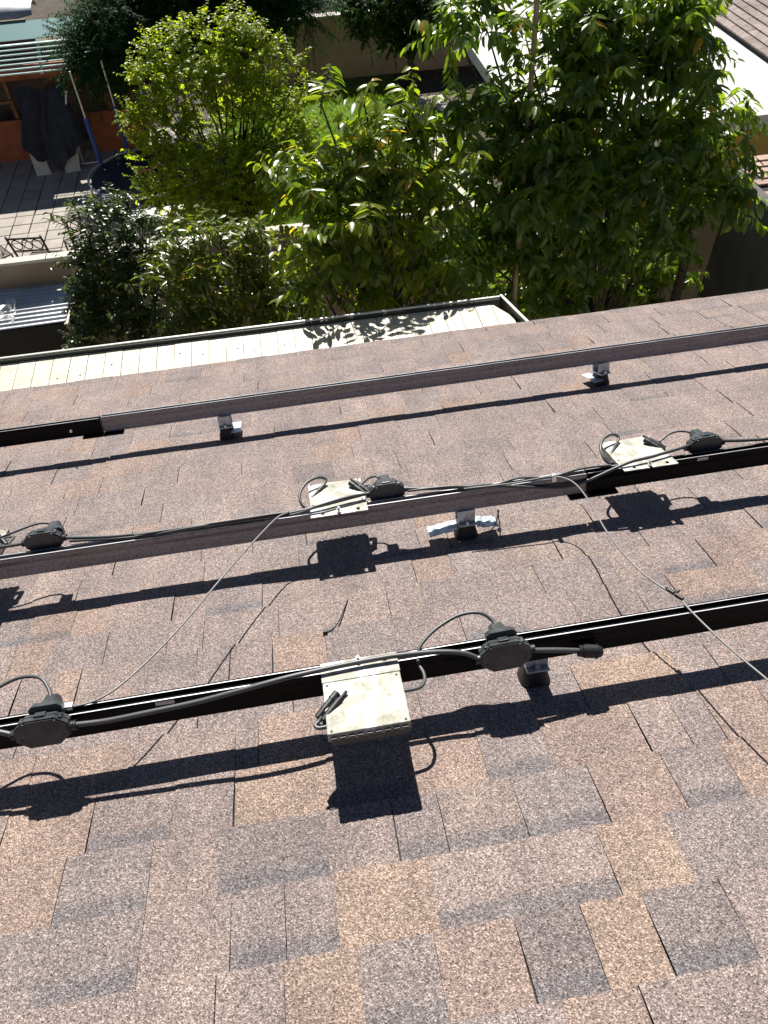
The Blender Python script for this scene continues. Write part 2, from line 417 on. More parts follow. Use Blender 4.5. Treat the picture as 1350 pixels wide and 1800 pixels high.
for k in range(-1, 46):
    v0 = V0+EXPO*k; v1 = v0+EXPO
    if k == -1: v0 = -.025
    forced = sorted([t for t in TABS if t[0] == k], key=lambda t: t[1])
    u = -10+tr.uniform(0, .2)
    lim = 10
    if k > 30: u = -6+tr.uniform(0, .2); lim = 6
    fi = 0; tooth_on = tr.random() < .5
    while u < lim:
        if fi < len(forced) and u >= forced[fi][1]-forced[fi][2]/2-.05:
            ft = forced[fi]; fi += 1
            e = max(ft[1]+ft[2]/2, u+.05)
            cls = ft[3]; bnd = (ft[0], ft[1]) in BAND
        else:
            e = u+tr.choice((.10, .13, .155, .18, .21, .25))*tr.uniform(.9, 1.1)
            if fi < len(forced):
                nx = forced[fi][1]-forced[fi][2]/2
                if e > nx-.05: e = nx if nx-u > .04 else u+.04
            r = tr.random()
            cls = 'o' if r < .10 else 'g' if r < .34 else 'd' if r < .35 else 't'
            bnd = tr.random() < (.20 if cls in 'gd' else .04)
        tabs_all.append((k, u, e, v0, v1, .0022 if tooth_on else .0, cls, bnd, tr.choice((.0003, .0006, .0010, .0016)), (lambda f_, c_: [x*f_ for x in c_])(tr.uniform(.93, 1.07), tr.choice(CO[cls]))))
        tooth_on = not tooth_on if tr.random() < .85 else tooth_on; u = e
def proj_px(p):
    q = cam.matrix_world.inverted() @ Vector(p)
    if q.z > -.05: return None
    return (675+1300*q.x/-q.z, 900-1300*q.y/-q.z, -q.z)
vis = []; rest = []
for t in tabs_all:
    p = proj_px(RW((t[1]+t[2])/2, (t[3]+t[4])/2, 0))
    inside = p and -60 < p[0] < 1410 and 380 < p[1] < 1880
    (vis if inside else rest).append((p[2] if p else 99, t))
vis.sort(key=lambda a: a[0])
pieces = [t for d, t in vis[:300]]; rest = [t for d, t in vis[300:]]+[t for d, t in rest]
def far_tone(t):
    """distance up the roof: lower courses are a little more washed-out by wear"""
    return t[9]
MEAN = (.243, .197, .180)
for t in pieces+rest:
    for q_ in range(3): t[9][q_] = (t[9][q_]*.76+MEAN[q_]*.24)*1.04
for t in pieces:
    v, f, band = tab_geo(t[1]+t[8]/2, t[2]-t[8]/2, t[3], t[4], t[5], 0)
    me = bpy.data.meshes.new('shingle'); me.from_pydata(v, [], f); me.materials.append(M_SH)
    set_tint(me, [(*t[9], 1)]*len(v))
    a = me.attributes.new('band', 'FLOAT', 'POINT'); a.data.foreach_set('value', [x*(1 if t[7] else 0) for x in band])
    obj('shingle', me, None, roof, ((t[1]+t[2])/2, -(t[3]+t[4])/2, 0), (0, 0, tr.uniform(-.006, .006)))
v_all = []; f_all = []; t_all = []; b_all = []
for t in rest:
    v, f, band = tab_geo(t[1]+t[8]/2, t[2]-t[8]/2, t[3], t[4], t[5], 0)
    b0 = len(v_all); cx = (t[1]+t[2])/2; cy = -(t[3]+t[4])/2
    v_all += [(p[0]+cx, p[1]+cy, p[2]) for p in v]; f_all += [tuple(i+b0 for i in g) for g in f]
    t_all += [(*t[9], 1)]*len(v); b_all += [x*(1 if t[7] else 0) for x in band]
me = bpy.data.meshes.new('outer_shingles'); me.from_pydata(v_all, [], f_all); me.materials.append(M_SH)
set_tint(me, t_all); a = me.attributes.new('band', 'FLOAT', 'POINT'); a.data.foreach_set('value', b_all)
tag(obj('outer_shingles', me, None, roof), kind='stuff')

# ---------------------------------------------------------------- cream patio cover below the eave
ZC = 2.45
cov = thing('patio_cover', 'cream panelled patio cover with raised rim below the eave', 'patio cover', (0, 0, ZC))
x = -4.2; pi = 0
while x < 1.46:
    x2 = min(x+.118, 1.50)
    t0 = 1.02-.012*(x/2)
    ynear = -.40
    b = MB()
    # far end cut short along the slanting right rim
    def yfar(xx): return 1.03-.011*xx if xx < 1.40 else 1.03-.011*xx-(xx-1.40)*3.0
    xa, xb = x+.002, x2-.002
    P4 = [(xa, ynear), (xb, ynear), (xb, yfar(xb)), (xa, yfar(xa))]
    zt = -.004*(pi % 2)*0+rng.uniform(-.0015, .0015)
    b.add([(p[0], p[1], zt) for p in P4]+[(p[0], p[1], zt-.03) for p in P4], [(0, 1, 2, 3), (7, 6, 5, 4), (0, 4, 5, 1), (1, 5, 6, 2), (2, 6, 7, 3), (3, 7, 4, 0)])
    pn = obj('panel', b, M_PANEL, cov)
    if rng.random() < .45 and xb < 1.4:
        sx = (xa+xb)/2+rng.uniform(-.03, .03); sy = .78+rng.uniform(0, .14)
        obj('screw', MB().cyl((sx, sy, zt), (sx, sy, zt+.005), .0055, .004, 8), M_IRON, pn)
    x = x2; pi += 1
rimb = MB()
rimb.prism([(1.035, -.05), (1.060, -.05), (1.062, .026), (1.035, .026)], 'x', -4.2, 1.42)
for i in range(len(rimb.v)):
    p = rimb.v[i]; rimb.v[i] = (p[0], p[1]-.011*p[0], p[2])
obj('rim', rimb, M_GUT, cov)
rime = MB(); rime.prism([(1.046, .0275), (1.064, .0275), (1.064, .034), (1.060, .037), (1.048, .036)], 'x', -4.2, 1.425)
for i in range(len(rime.v)):
    p = rime.v[i]; rime.v[i] = (p[0], p[1]-.011*p[0], p[2])
obj('rim_edge', rime, M_LIP, cov)
r2 = MB(); pr = [(-.012, -.05), (.012, -.05), (.012, .046), (-.012, .046)]
A = Vector((1.425, 1.03, 0)); B = Vector((1.60, .40, 0)); d = (B-A).normalized(); s_ = Vector((d.y, -d.x, 0))
vv = [A+s_*p[0]+Vector((0, 0, p[1])) for p in pr]+[B+s_*p[0]+Vector((0, 0, p[1])) for p in pr]
r2.add(vv, [(0, 1, 2, 3), (7, 6, 5, 4), (0, 4, 5, 1), (1, 5, 6, 2), (2, 6, 7, 3), (3, 7, 4, 0)])
obj('end_rim', r2, M_GUT, cov)
r3 = MB(); vv = [A+s_*p[0]+Vector((0, 0, p[1])) for p in ((-.004, .0475), (.014, .0475), (.014, .055), (-.004, .055))]+[B+s_*p[0]+Vector((0, 0, p[1])) for p in ((-.004, .0475), (.014, .0475), (.014, .055), (-.004, .055))]
r3.add(vv, [(0, 1, 2, 3), (7, 6, 5, 4), (0, 4, 5, 1), (1, 5, 6, 2), (2, 6, 7, 3), (3, 7, 4, 0)])
obj('end_rim_edge', r3, M_LIP, cov)
for px_ in (-3.6, -1.2, 1.1): obj('post', MB().box(px_-.05, px_+.05, .80, .90, -ZC, -.035), M_WHITE, cov)

# ================================================================ THE RAILS
RB, RH = .100, .070          # underside of the rails above the shingles, rail height
def rail_profile(w=.033):
    """cross-section (across, height): waisted sides, lips and a slot on the top"""
    h = w/2
    right = [(h-.003, 0), (h, .003), (h-.002, .012), (h-.004, .028), (h-.004, .042), (h-.001, .052), (h, .056), (h, .0668), (h-.0012, .0692), (h-.0046, .0698), (h-.0080, .0692), (h-.0088, .0680), (h-.0088, .0600)]
    return right+[(-p[0], p[1]) for p in reversed(right)]
def rail(name, label, v, u0, u1, m, group='racking rails', rot=0.0):
    R = RoofThing(name, label, 'rail', ((u0+u1)/2, v, RB), group)
    R.e.rotation_euler = Euler((-PITCH, 0, 0)); 
    if rot: R.e.rotation_euler = (Matrix.Rotation(-PITCH, 3, 'X') @ Matrix.Rotation(rot, 3, 'Z')).to_euler()
    b = MB(); b.prism(rail_profile(), 'x', -(u1-u0)/2, (u1-u0)/2)
    bm = bmesh.new()
    R.part('extrusion', b, m)
    hl = (u1-u0)/2-.001; h = .0165
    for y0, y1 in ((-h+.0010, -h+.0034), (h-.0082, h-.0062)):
        R.part('lip_highlight', MB().box(-hl, hl, y0, y1, .0688, .0702), M_LIPHI)  # added thin bright strips: the lip highlight as colour, not bare metal
    return R
vF, vM, vN = .975, 2.024, 2.736      # centre lines of the three rows
rf1 = rail('rail', 'black end of the rail nearest the eave, at left edge', vF+.008, -3.0, -.905, M_BLK, None)
rf2 = rail('rail', 'long bare aluminium rail nearest the eave', vF, -.900, 5.0, M_SIL, None)
rm1 = rail('rail', 'bare aluminium rail of the middle row with silver top', vM-.002, -3.2, .818, M_SIL, None, -.004)
rm2 = rail('rail', 'black rail of the middle row at right', vM+.004, .823, 4.5, M_BLK, None)
rn = rail('rail', 'long black rail nearest the camera under both junction connectors', vN, -3.2, 3.6, M_BLK, None)
# splice sleeves and their bolts, stickers
b = MB().box(-.13, .24, .0168, .0205, -.004, .040) if False else None
sp = RoofThing('splice', 'black splice sleeve joining black and bare rail by the eave', 'splice', (-.95, vF+.02, RB-.006))
sp.part('sleeve', MB().bbox(-.04, .13, -.022, -.0185+.03, -.002, .0055, .001), M_BLK)
sp.part('bolt', MB().cyl((-.075, -.0305+.006, .045), (-.075, -.0305, .045), .006, .006, 6), M_BOLT)
sp2 = RoofThing('splice', 'dark splice plate under the joint of the middle rails', 'splice', (.83, vM+.02, RB-.006))
sp2.part('sleeve', MB().bbox(-.07, .09, -.022, .012, -.002, .0055, .001), M_BLK)
for R, uu in ((rn, -.43), (rm2, 1.205)):
    o0 = R.o
    R.part('sticker', MB().box(uu-o0[0]-.018, uu-o0[0]+.018, -.0172, -.0168, .0555, .066) if R is rm2 else MB().box(uu-o0[0]-.021, uu-o0[0]+.021, -.0172, -.0168, .0565, .0670), M_STICK)

# ---------------------------------------------------------------- roof mounts
def mount(label, u, v, wing=None, yaw=0.0, side=0):
    R = RoofThing('roof_mount', label, 'roof mount', (u, v, .004), 'roof mounts under the rails')
    if yaw: R.e.rotation_euler = (Matrix.Rotation(-PITCH, 3, 'X') @ Matrix.Rotation(yaw, 3, 'Z')).to_euler()
    # local y is down the slope; the foot stands on the camera side of the rail's underside
    fl = MB(); n = 24
    bl = MB()
    prof = [(.038, .0), (.036, .008), (.031, .028), (.028, .046), (.027, .050), (.0, .050)]
    V = []; F = []
    for (r, z) in prof[:-1]:
        for k in range(n):
            a = 2*math.pi*k/n; c, s = math.cos(a), math.sin(a)
            q = (abs(c)**4+abs(s)**4)**-.25
            V.append((r*q*c, r*q*s*.9, z))
    m_ = len(prof)-1
    for i in range(m_-1):
        for k in range(n): F.append((i*n+k, i*n+(k+1) % n, (i+1)*n+(k+1) % n, (i+1)*n+k))
    F.append(tuple((m_-1)*n+k for k in range(n)))
    bl.add(V, F, 0, True)
    R.part('flashing_boot', bl, M_PLASTD)
    sgn = 1 if side > 0 else -1
    if side: R.part('flashing', MB().bbox(min(sgn*.018, sgn*.062), max(sgn*.018, sgn*.062), -.050, .06, .0300, .0330, .001), M_STEEL)
    ft = MB(); ft.bbox(-.028, .028, -.040, .034, .0505, .0565, .0015)
    foot = R.part('foot_plate', ft, M_STEEL)
    up = MB(); up.bbox(-.028, .028, .0185, .0245, .0565, .125, .0015)
    R.part('upright', up, M_STEEL)
    fr = MB(); fr.bbox(-.028, .028, -.0245, -.0185, .0565, .100, .0015)
    R.part('front_tab', fr, M_STEEL)
    R.part('slot', MB().bbox(-.004, .004, -.0255, -.0243, .062, .084, .0004), M_STICK)
    R.part('bolt', MB().cyl((.0, -.032, .0565), (.0, -.032, .064), .008, .008, 6), M_BOLT)
    if wing:
        for (a, b_) in wing:
            
            V = []; F = []; q = random.Random(int(abs(a)*1000)); nx_, ny_ = 9, 5
            for i in range(nx_):
                for j in range(ny_): V.append((a+(b_-a)*i/(nx_-1), -.044+.062*j/(ny_-1)+q.uniform(-.002, .002), .0475+q.uniform(-.0035, .0035)-.010*abs(i/(nx_-1)-(0 if a > 0 else 1))))
            for i in range(nx_-1):
                for j in range(ny_-1): F.append((i*ny_+j, (i+1)*ny_+j, (i+1)*ny_+j+1, i*ny_+j+1))
            R.part('strap', MB().add(V, F).add([(p[0], p[1], p[2]-.002) for p in V], [f[::-1] for f in F]), M_STEEL)
    return R
mount('galvanised mount under the rail nearest the eave, left of centre', -.394, vF+.010, None, 0.0, 1)
mount('galvanised mount under the rail nearest the eave, at right', 1.300, vF+.000, None, .25, -1)
mm = mount('galvanised mount with wide metal straps under the middle rail', .425, vM+.004, [(-.125, -.03), (.03, .10)])
mount('mount under the near rail beneath the right junction connector', .437, vN-.030)
# snipped cable ties standing by the middle mount
ct = RoofThing('cable_tie', 'black snipped cable ties standing beside the strapped middle mount', 'cable tie', (.51, vM+.06, .01))
ct.part('strap', MB().tube([(-.02, 0, .02), (.0, .0, .05), (.012, .0, .10)], .0018, 5).tube([(.012, -.01, .0), (.014, .0, .04), (.010, .01, .095)], .002, 5).tube([(-.05, -.01, .03), (-.01, -.01, .034), (.012, -.01, .03)], .0018, 5), M_PLASTD)
ct.part('head', MB().bbox(.008, .018, -.006, .006, .018, .030, .001), M_STICK)

# ---------------------------------------------------------------- trunk cables with octagonal connectors
def octo(w, h, c): return [(-w+c, -h), (w-c, -h), (w, -h+c*.75), (w, h-c*.75), (w-c, h), (-w+c, h), (-w, h-c*.75), (-w, -h+c*.75)]
def connector(R, u, v, n, roll=0.0, scale=1.0, neck_u=-.005, tilt=0.0, neck_up=0.0):
    """junction connector: octagonal face towards the ridge, neck pointing to the eave"""
    b = MB()
    b.prism(octo(.058, .034, .026), 'y', -.014, .014)
    b.prism(octo(.0545, .0305, .025), 'y', -.0165, -.014)
    for (x, z) in ((-.034, .026), (.034, .026), (-.045, -.012), (.045, -.012)):
        b.cyl((x, -.0165, z), (x, -.0185, z), .0035, .003, 6)
    b.cyl((-.070, 0, -.002), (-.054, 0, -.002), .0085, .010, 10); b.cyl((.054, 0, -.002), (.070, 0, -.002), .010, .0085, 10)
    b.prism(octo(.0592, .0352, .0265), 'y', -.0012, .0012)
    b.bbox(-.012, .012, -.006, .010, .0342, .0385, .001); b.bbox(-.046, -.038, -.009, .009, .021, .030, .001); b.bbox(.038, .046, -.009, .009, .021, .030, .001)
    for q_ in (.058, .063, .068): b.cyl((q_, 0, -.002), (q_+.002, 0, -.002), .0112, .0112, 10); b.cyl((-q_, 0, -.002), (-q_-.002, 0, -.002), .0112, .0112, 10)
    M4 = Matrix.Translation(Vector(R.L((u, v, n)))) @ Matrix.Rotation(roll, 4, 'Y') @ Matrix.Rotation(tilt, 4, 'X') @ Matrix.Scale(scale, 4)
    def place(mb_):
        mb_.v = [tuple(M4 @ Vector(p)) for p in mb_.v]; return mb_
    c = R.part('connector', place(b), M_PLAST)
    k = MB(); k.prism([(-.036, .000), (.036, .000), (.036, .024), (.026, .031), (-.026, .031), (-.036, .024)], 'y', .0142, .030)
    k.prism([(-.021, .002), (.021, .002), (.021, .020), (.013, .028), (-.013, .028), (-.021, .020)], 'y', .030, .068, 0, .12)
    k.shift((neck_u+.012, 0, neck_up))
    obj('plug', place(k), M_PLAST, c)
    return c
T1 = RoofThing('trunk_cable', 'thick grey cable with two octagonal connectors along the near rail', 'cable', (0, vN+.02, RB+RH))
CR = .0062
T1.part('cable', MB().tube(T1.Ls([(-1.4, 2.742, .186), (-1.1, 2.746, .182), (-.866, 2.752, .180), (-.80, 2.762, .170), (-.760, 2.771, .159)]), CR, 8), M_CABLE)
T1.part('cable', MB().tube(T1.Ls([(-.626, 2.771, .158), (-.558, 2.773, .156), (-.471, 2.774, .161), (-.360, 2.774, .168), (-.259, 2.773, .180), (-.157, 2.766, .188), (-.067, 2.757, .1875), (.024, 2.752, .1875), (.103, 2.752, .1875), (.195, 2.756, .182), (.250, 2.764, .174), (.280, 2.771, .160)]), CR, 8), M_CABLE)
T1.part('cable', MB().tube(T1.Ls([(.410, 2.771, .154), (.467, 2.772, .143), (.530, 2.773, .129)]), [.0062, .0068, .0062], 8), M_CABLE)
ec = MB(); p0 = Vector(T1.L((.522, 2.773, .130))); p1 = Vector(T1.L((.576, 2.775, .119))); dd = p1-p0
for a, bb, r in ((0, .10, .014), (.14, .22, .0145), (.22, .75, .0165), (.75, .80, .0178), (.80, 1.0, .016)):
    ec.cyl(p0+dd*a, p0+dd*bb, r, r if bb < 1 else r*.8, 14)
T1.part('end_cap', ec, M_PLASTD)
connector(T1, .346, 2.771, .158, -.03, 1.0, -.012, -.22, .019)
connector(T1, -.692, 2.771, .160, .0, 1.0, -.004, -.22, .019)
T2 = RoofThing('trunk_cable', 'thin black cable with three octagonal connectors along the middle rail', 'cable', (0, vM, RB+RH))
T2.part('cable', MB().tube(T2.Ls([(-1.5, 1.988, .186), (-1.2, 1.990, .186), (-1.011, 1.990, .186), (-.93, 1.992, .188)]), .0052, 8), M_CABLE)
T2.part('cable', MB().tube(T2.Ls([(-.815, 1.994, .188), (-.662, 2.016, .180), (-.489, 2.024, .178), (-.315, 2.030, .179), (-.141, 2.040, .183), (-.035, 2.031, .188), (.075, 2.008, .189), (.129, 1.998, .189)]), .0055, 8), M_CABLE)
T2.part('cable', MB().tube(T2.Ls([(.237, 1.996, .186), (.354, 2.018, .180), (.494, 2.036, .178), (.571, 2.046, .166), (.681, 2.051, .146), (.756, 2.053, .138), (.83, 2.050, .150), (.916, 2.048, .178), (.97, 2.042, .1885), (1.027, 2.034, .189), (1.12, 2.012, .189), (1.180, 1.996, .189)]), .0055, 8), M_CABLE)
T2.part('cable', MB().tube(T2.Ls([(1.290, 1.994, .188), (1.38, 2.006, .182), (1.52, 2.014, .180), (2.2, 2.02, .179)]), .0055, 8), M_CABLE)
T2.part('cable', MB().tube(T2.Ls([(-.80, 2.004, .180), (-.60, 2.028, .174), (-.42, 2.036, .182), (-.26, 2.024, .176), (-.12, 2.046, .180), (-.03, 2.040, .196), (.06, 2.018, .198), (.12, 2.008, .194)]), .0045, 8), M_CABLE)
T2.part('cable', MB().tube(T2.Ls([(.25, 2.004, .180), (.38, 2.026, .186), (.50, 2.044, .176), (.60, 2.030, .182), (.70, 2.044, .176), (.80, 2.030, .182), (.90, 2.038, .184)]), .0042, 8), M_CABLE)
connector(T2, -.876, 1.992, .190, 0, .95, .012)
connector(T2, .184, 1.992, .183, -.02, .95, -.012)
connector(T2, 1.234, 1.992, .183, -.02, .95, -.012)
# leads that loop from the connectors to the inverters
def lead(R, pts, r=.0042): return R.part('drop_lead', MB().tube(R.Ls(pts), r, 8), M_CABLE)
lead(T1, [(.346, 2.706, .184), (.339, 2.688, .190), (.318, 2.672, .203), (.285, 2.664, .204), (.245, 2.668, .198), (.194, 2.692, .188), (.158, 2.722, .176), (.148, 2.745, .166), (.147, 2.765, .161), (.153, 2.790, .158), (.150, 2.816, .158), (.134, 2.836, .161), (.100, 2.842, .165)])
lead(T1, [(-.686, 2.706, .186), (-.690, 2.688, .192), (-.712, 2.655, .205), (-.750, 2.640, .206), (-.790, 2.645, .203), (-.85, 2.68, .195), (-.93, 2.72, .185)])
lead(T2, [(-.860, 1.93, .200), (-.880, 1.915, .204), (-.92, 1.915, .206), (-.99, 1.940, .200), (-1.05, 1.95, .19)], .0036)
lead(T2, [(.176, 1.930, .196), (.160, 1.912, .198), (.135, 1.908, .192), (.10, 1.93, .178)], .0036)
lead(T2, [(1.226, 1.930, .196), (1.20, 1.912, .199), (1.16, 1.908, .196), (1.115, 1.925, .180)], .0036)

# ---------------------------------------------------------------- micro-inverters
def inverter(label, u, v, flip, near=False):
    """u,v: middle of the bracket on the rail; flip=+1 the body lies up the slope, -1 down the slope"""
    R = RoofThing('microinverter', label, 'inverter', (u, v, RB+RH), 'microinverters clamped to the rails')
    s = -flip   # local y is down-slope
    def bb(x0, x1, y0, y1, z0, z1, b=.002):
        ya, yb = sorted((s*y0, s*y1)); return MB().bbox(x0, x1, ya, yb, z0, z1, b)
    br = MB()
    # bracket plate with open slots: built from strips
    zt0, zt1 = .0015, .0045
    segs = [(-.0885, -.056), (-.046, -.006), (.004, .054), (.064, .0885)]
    for a, c in segs:
        ya, yb = sorted((s*-.028, s*.034)); br.box(a, c, ya, yb, zt0, zt1)
    for a, c in ((-.056, -.046), (-.006, .004), (.054, .064)):
        for y0, y1 in ((-.028, -.020), (-.004, .034)) if abs(a+.006) > .001 else ((-.010, .034),):
            ya, yb = sorted((s*y0, s*y1)); br.box(a, c, ya, yb, zt0, zt1)
    ya, yb = sorted((s*.030, s*.034)); br.box(-.0885, .0885, ya, yb, -.010, zt0)
    R.part('bracket', br, M_INV)
    body = bb(-.0875, .0875, .0345, .185, -.020, .0035, .003)
    bo = R.part('body', body, M_INV)
    fin = MB()
    for i in range(9):
        x = -.075+i*.0188; ya, yb = sorted((s*.186, s*.190)); fin.box(x-.006, x+.006, ya, yb, -.026, -.006)
    ya, yb = sorted((s*.06, s*.183)); fin.box(-.083, .083, ya, yb, -.034, -.0205)
    obj('heat_sink', fin, M_PLAST, bo)
    for x in (-.078, .078):
        for y in (.045, .178): obj('screw', MB().cyl((x, s*y, .0035), (x, s*y, .0052), .0032, .0028, 8), M_IRON, bo)
    # clamp bolt
    R.part('clamp_bolt', MB().cyl((-.001, s*-.014, .0045), (-.001, s*-.014, .014), .0075, .0075, 6).cyl((-.001, s*-.014, .014), (-.001, s*-.014, .022), .0038, .0038, 8), M_BOLT)
    # a pair of plugs on the body's side, turned up over the lid
    x0 = -.0875 if near else .0875; sx = -1 if near else 1
    dc = MB()
    def seg(p, q, r0, r1, n=8): dc.cyl(p, q, r0, r1, n)
    if near:
        P0 = Vector((x0-.012, s*.130, -.006)); D = Vector((.060, s*-.060, .018)).normalized(); sd_ = Vector((.7, s*.7, 0)).normalized()
    else:
        P0 = Vector((x0+.010, s*.090, -.004)); D = Vector((-.045, s*.055, .022)).normalized(); sd_ = Vector((.77, s*.63, 0)).normalized()
    for off in (-.008, .008):
        q = P0+sd_*off
        seg(q, q+D*.022, .0075, .0085); seg(q+D*.022, q+D*.058, .0095, .0088, 6); seg(q+D*.058, q+D*.066, .006, .006)
        if off > 0: seg(q+D*.066, q+D*.083, .0042, .004)
        else: seg(q+D*.050, q+D*.070, .0105, .009, 6)
    R.part('plug_pair', dc, M_PLASTD)
    R.part('input_lead', MB().tube([(x0, s*.150, -.010), (x0+sx*.018, s*.150, -.010), (P0.x+sx*.012, s*.142, -.009), (P0.x+sx*.004, P0.y+s*.004, -.008), P0+D*.006], .0045, 8).tube([(x0, s*.138, -.012), (x0+sx*.014, s*.138, -.012), P0+sd_*-.008+D*.004], .0045, 8), M_CABLE)
    if not near:
        # the other side: a lead that rises in a loop over the lid
        R.part('looped_lead', MB().tube([(-.0875, s*.060, -.010), (-.104, s*.060, -.008), (-.116, s*.075, .006), (-.113, s*.110, .022), (-.088, s*.150, .033), (-.050, s*.172, .034), (-.026, s*.172, .022), (-.038, s*.152, .012), (-.062, s*.122, .007), (-.085, s*.095, -.002)], .0048, 8), M_CABLE)
    return R
inverter('stained cream microinverter on the near rail, lying towards the camera', .0125, 2.752, 1, True)
inverter('cream microinverter with looped lead on the bare middle rail', .026, 2.044, -1)
inverter('cream microinverter with looped lead on the black middle rail', 1.020, 2.044, -1)
inverter('microinverter cut off by the left edge on the middle rail', -1.115, 2.040, -1)

# ---------------------------------------------------------------- bare wires, lugs, dropped tie
WA = RoofThing('bonding_wire', 'thin grey wire slung from middle rail to left connector', 'wire', (-.36, 2.4, .17))
WA.part('wire', MB().tube(WA.Ls([(-.60, 2.030, .183), (-.30, 2.034, .186), (-.133, 2.043, .190), (-.165, 2.060, .186), (-.245, 2.184, .181), (-.335, 2.348, .177), (-.425, 2.521, .175), (-.516, 2.660, .174), (-.582, 2.722, .175), (-.657, 2.734, .177)]), .0024, 6), M_WIRE)
WA.part('lug', MB().bbox(*(lambda p: (p[0]-.012, p[0]+.008, p[1]-.008, p[1]+.008, p[2]-.006, p[2]+.008))(WA.L((-.640, 2.733, .177))), .001), M_BOLT)
WB = RoofThing('bonding_wire', 'thin pale wire slung from middle rail across near rail at right', 'wire', (.78, 2.6, .17))
WB.part('wire', MB().tube(WB.Ls([(.421, 2.046, .182), (.564, 2.052, .180), (.64, 2.055, .184), (.707, 2.060, .186), (.748, 2.110, .187), (.755, 2.220, .185), (.742, 2.400, .182), (.750, 2.560, .180), (.773, 2.650, .180), (.797, 2.704, .179), (.799, 2.742, .177), (.810, 2.828, .176), (.826, 2.918, .176), (.846, 3.010, .176), (.866, 3.145, .176), (.93, 3.6, .176)]), .0024, 6), M_WIRE)
WB.part('lug', MB().bbox(*(lambda p: (p[0]-.007, p[0]+.007, p[1]-.006, p[1]+.006, p[2]-.014, p[2]+.012))(WB.L((.706, 2.058, .182))), .001), M_BOLT)
cl = MB(); a = Vector(WB.L((.785, 2.672, .181))); bq = Vector(WB.L((.800, 2.712, .181))); dd = (bq-a)
cl.cyl(a, a+dd*.35, .0055, .0055, 8); cl.cyl(a+dd*.5, a+dd*1.0, .006, .005, 8); cl.cyl(a+dd*-.25, a+dd*.02+Vector((-.006, 0, .008)), .002, .002, 6); cl.cyl(a+dd*.4, a+dd*.45+Vector((.012, 0, .010)), .002, .002, 6)
WB.part('twist_clip', cl, M_PLASTD)
ZT = RoofThing('cable_tie', 'black cable tie lying loose on the open shingles', 'cable tie', (-.02, 2.36, .002))
ZT.part('strap', MB().tube(ZT.Ls([(.012, 2.278, .0035), (-.002, 2.318, .006), (-.014, 2.352, .007), (-.028, 2.384, .007), (-.046, 2.406, .006), (-.062, 2.413, .006)]), [.0012, .0018, .002, .0022, .0024, .0024], 6), M_PLASTD)
ZT.part('head', MB().bbox(*(lambda p: (p[0]-.007, p[0]+.006, p[1]-.005, p[1]+.007, p[2]-.004, p[2]+.008))(ZT.L((-.064, 2.414, .006))), .001), M_PLASTD)

# ================================================================ THE NEIGHBOUR'S PLACE
# lean-to with zinc sheet on our side of the wall, at left
lt = thing('lean_to', 'small dark lean-to with corrugated zinc roof at left', 'shed', (-2.6, 3.3, 0))
cs = MB(); nx, ny = 60, 3
def corr(xx): return .010*math.cos(xx*2*math.pi/.052)
V = []; F = []
for i in range(97):
    yy = -.20+i*.62/96
    for xx in (-1.3, .33):
        V.append((xx+(.04 if xx > 0 else 0)*(yy+.3), yy+.02*xx, 1.40+.10*(yy+.3)+.009*math.cos(yy*2*math.pi/.062)))
for i in range(96): F.append((2*i, 2*i+1, 2*i+3, 2*i+2))
cs.add(V, F, 0, True); cs.add([(p[0], p[1], p[2]-.002) for p in V], [f[::-1] for f in F], 0, True)
obj('roof_sheet', cs, M_CORR, lt)
obj('screen_side', MB().box(-1.3, .30, -.195, -.18, 0, 1.392), M_MESH, lt)
obj('end_side', MB().box(.30, .32, -.195, .38, 0, 1.392), M_MESH, lt)
for a_, b_ in ((.322, -.17), (.322, .36)): obj('corner_post', MB().box(a_, a_+.04, b_-.02, b_+.02, 0, 1.385), M_WOOD, lt)
obj('edge_batten', MB().bbox(.322, .36, -.22, .38, 1.387, 1.402, .003), M_CAP, lt)
# a crumpled sheet hanging on its left end
V = []; F = []
cr = random.Random(5); gz = [[cr.uniform(-.03, .03) for j in range(9)] for i in range(9)]
for i in range(9):
    for j in range(9): V.append((-.42+i*.035+gz[j][i]*.3, -.12+j*.055, 1.46+gz[i][j]+.02-.015*abs(j-5)))
for i in range(8):
    for j in range(8): F.append((i*9+j, (i+1)*9+j, (i+1)*9+j+1, i*9+j+1))
tag(obj('crumpled_sheet', MB().add(V, F).add([(p[0], p[1], p[2]-.003) for p in V], [f[::-1] for f in F]), M_FOIL, None, (-2.62, 3.3, 0)), 'crumpled silver sheet lying on the lean-to roof', 'sheet')

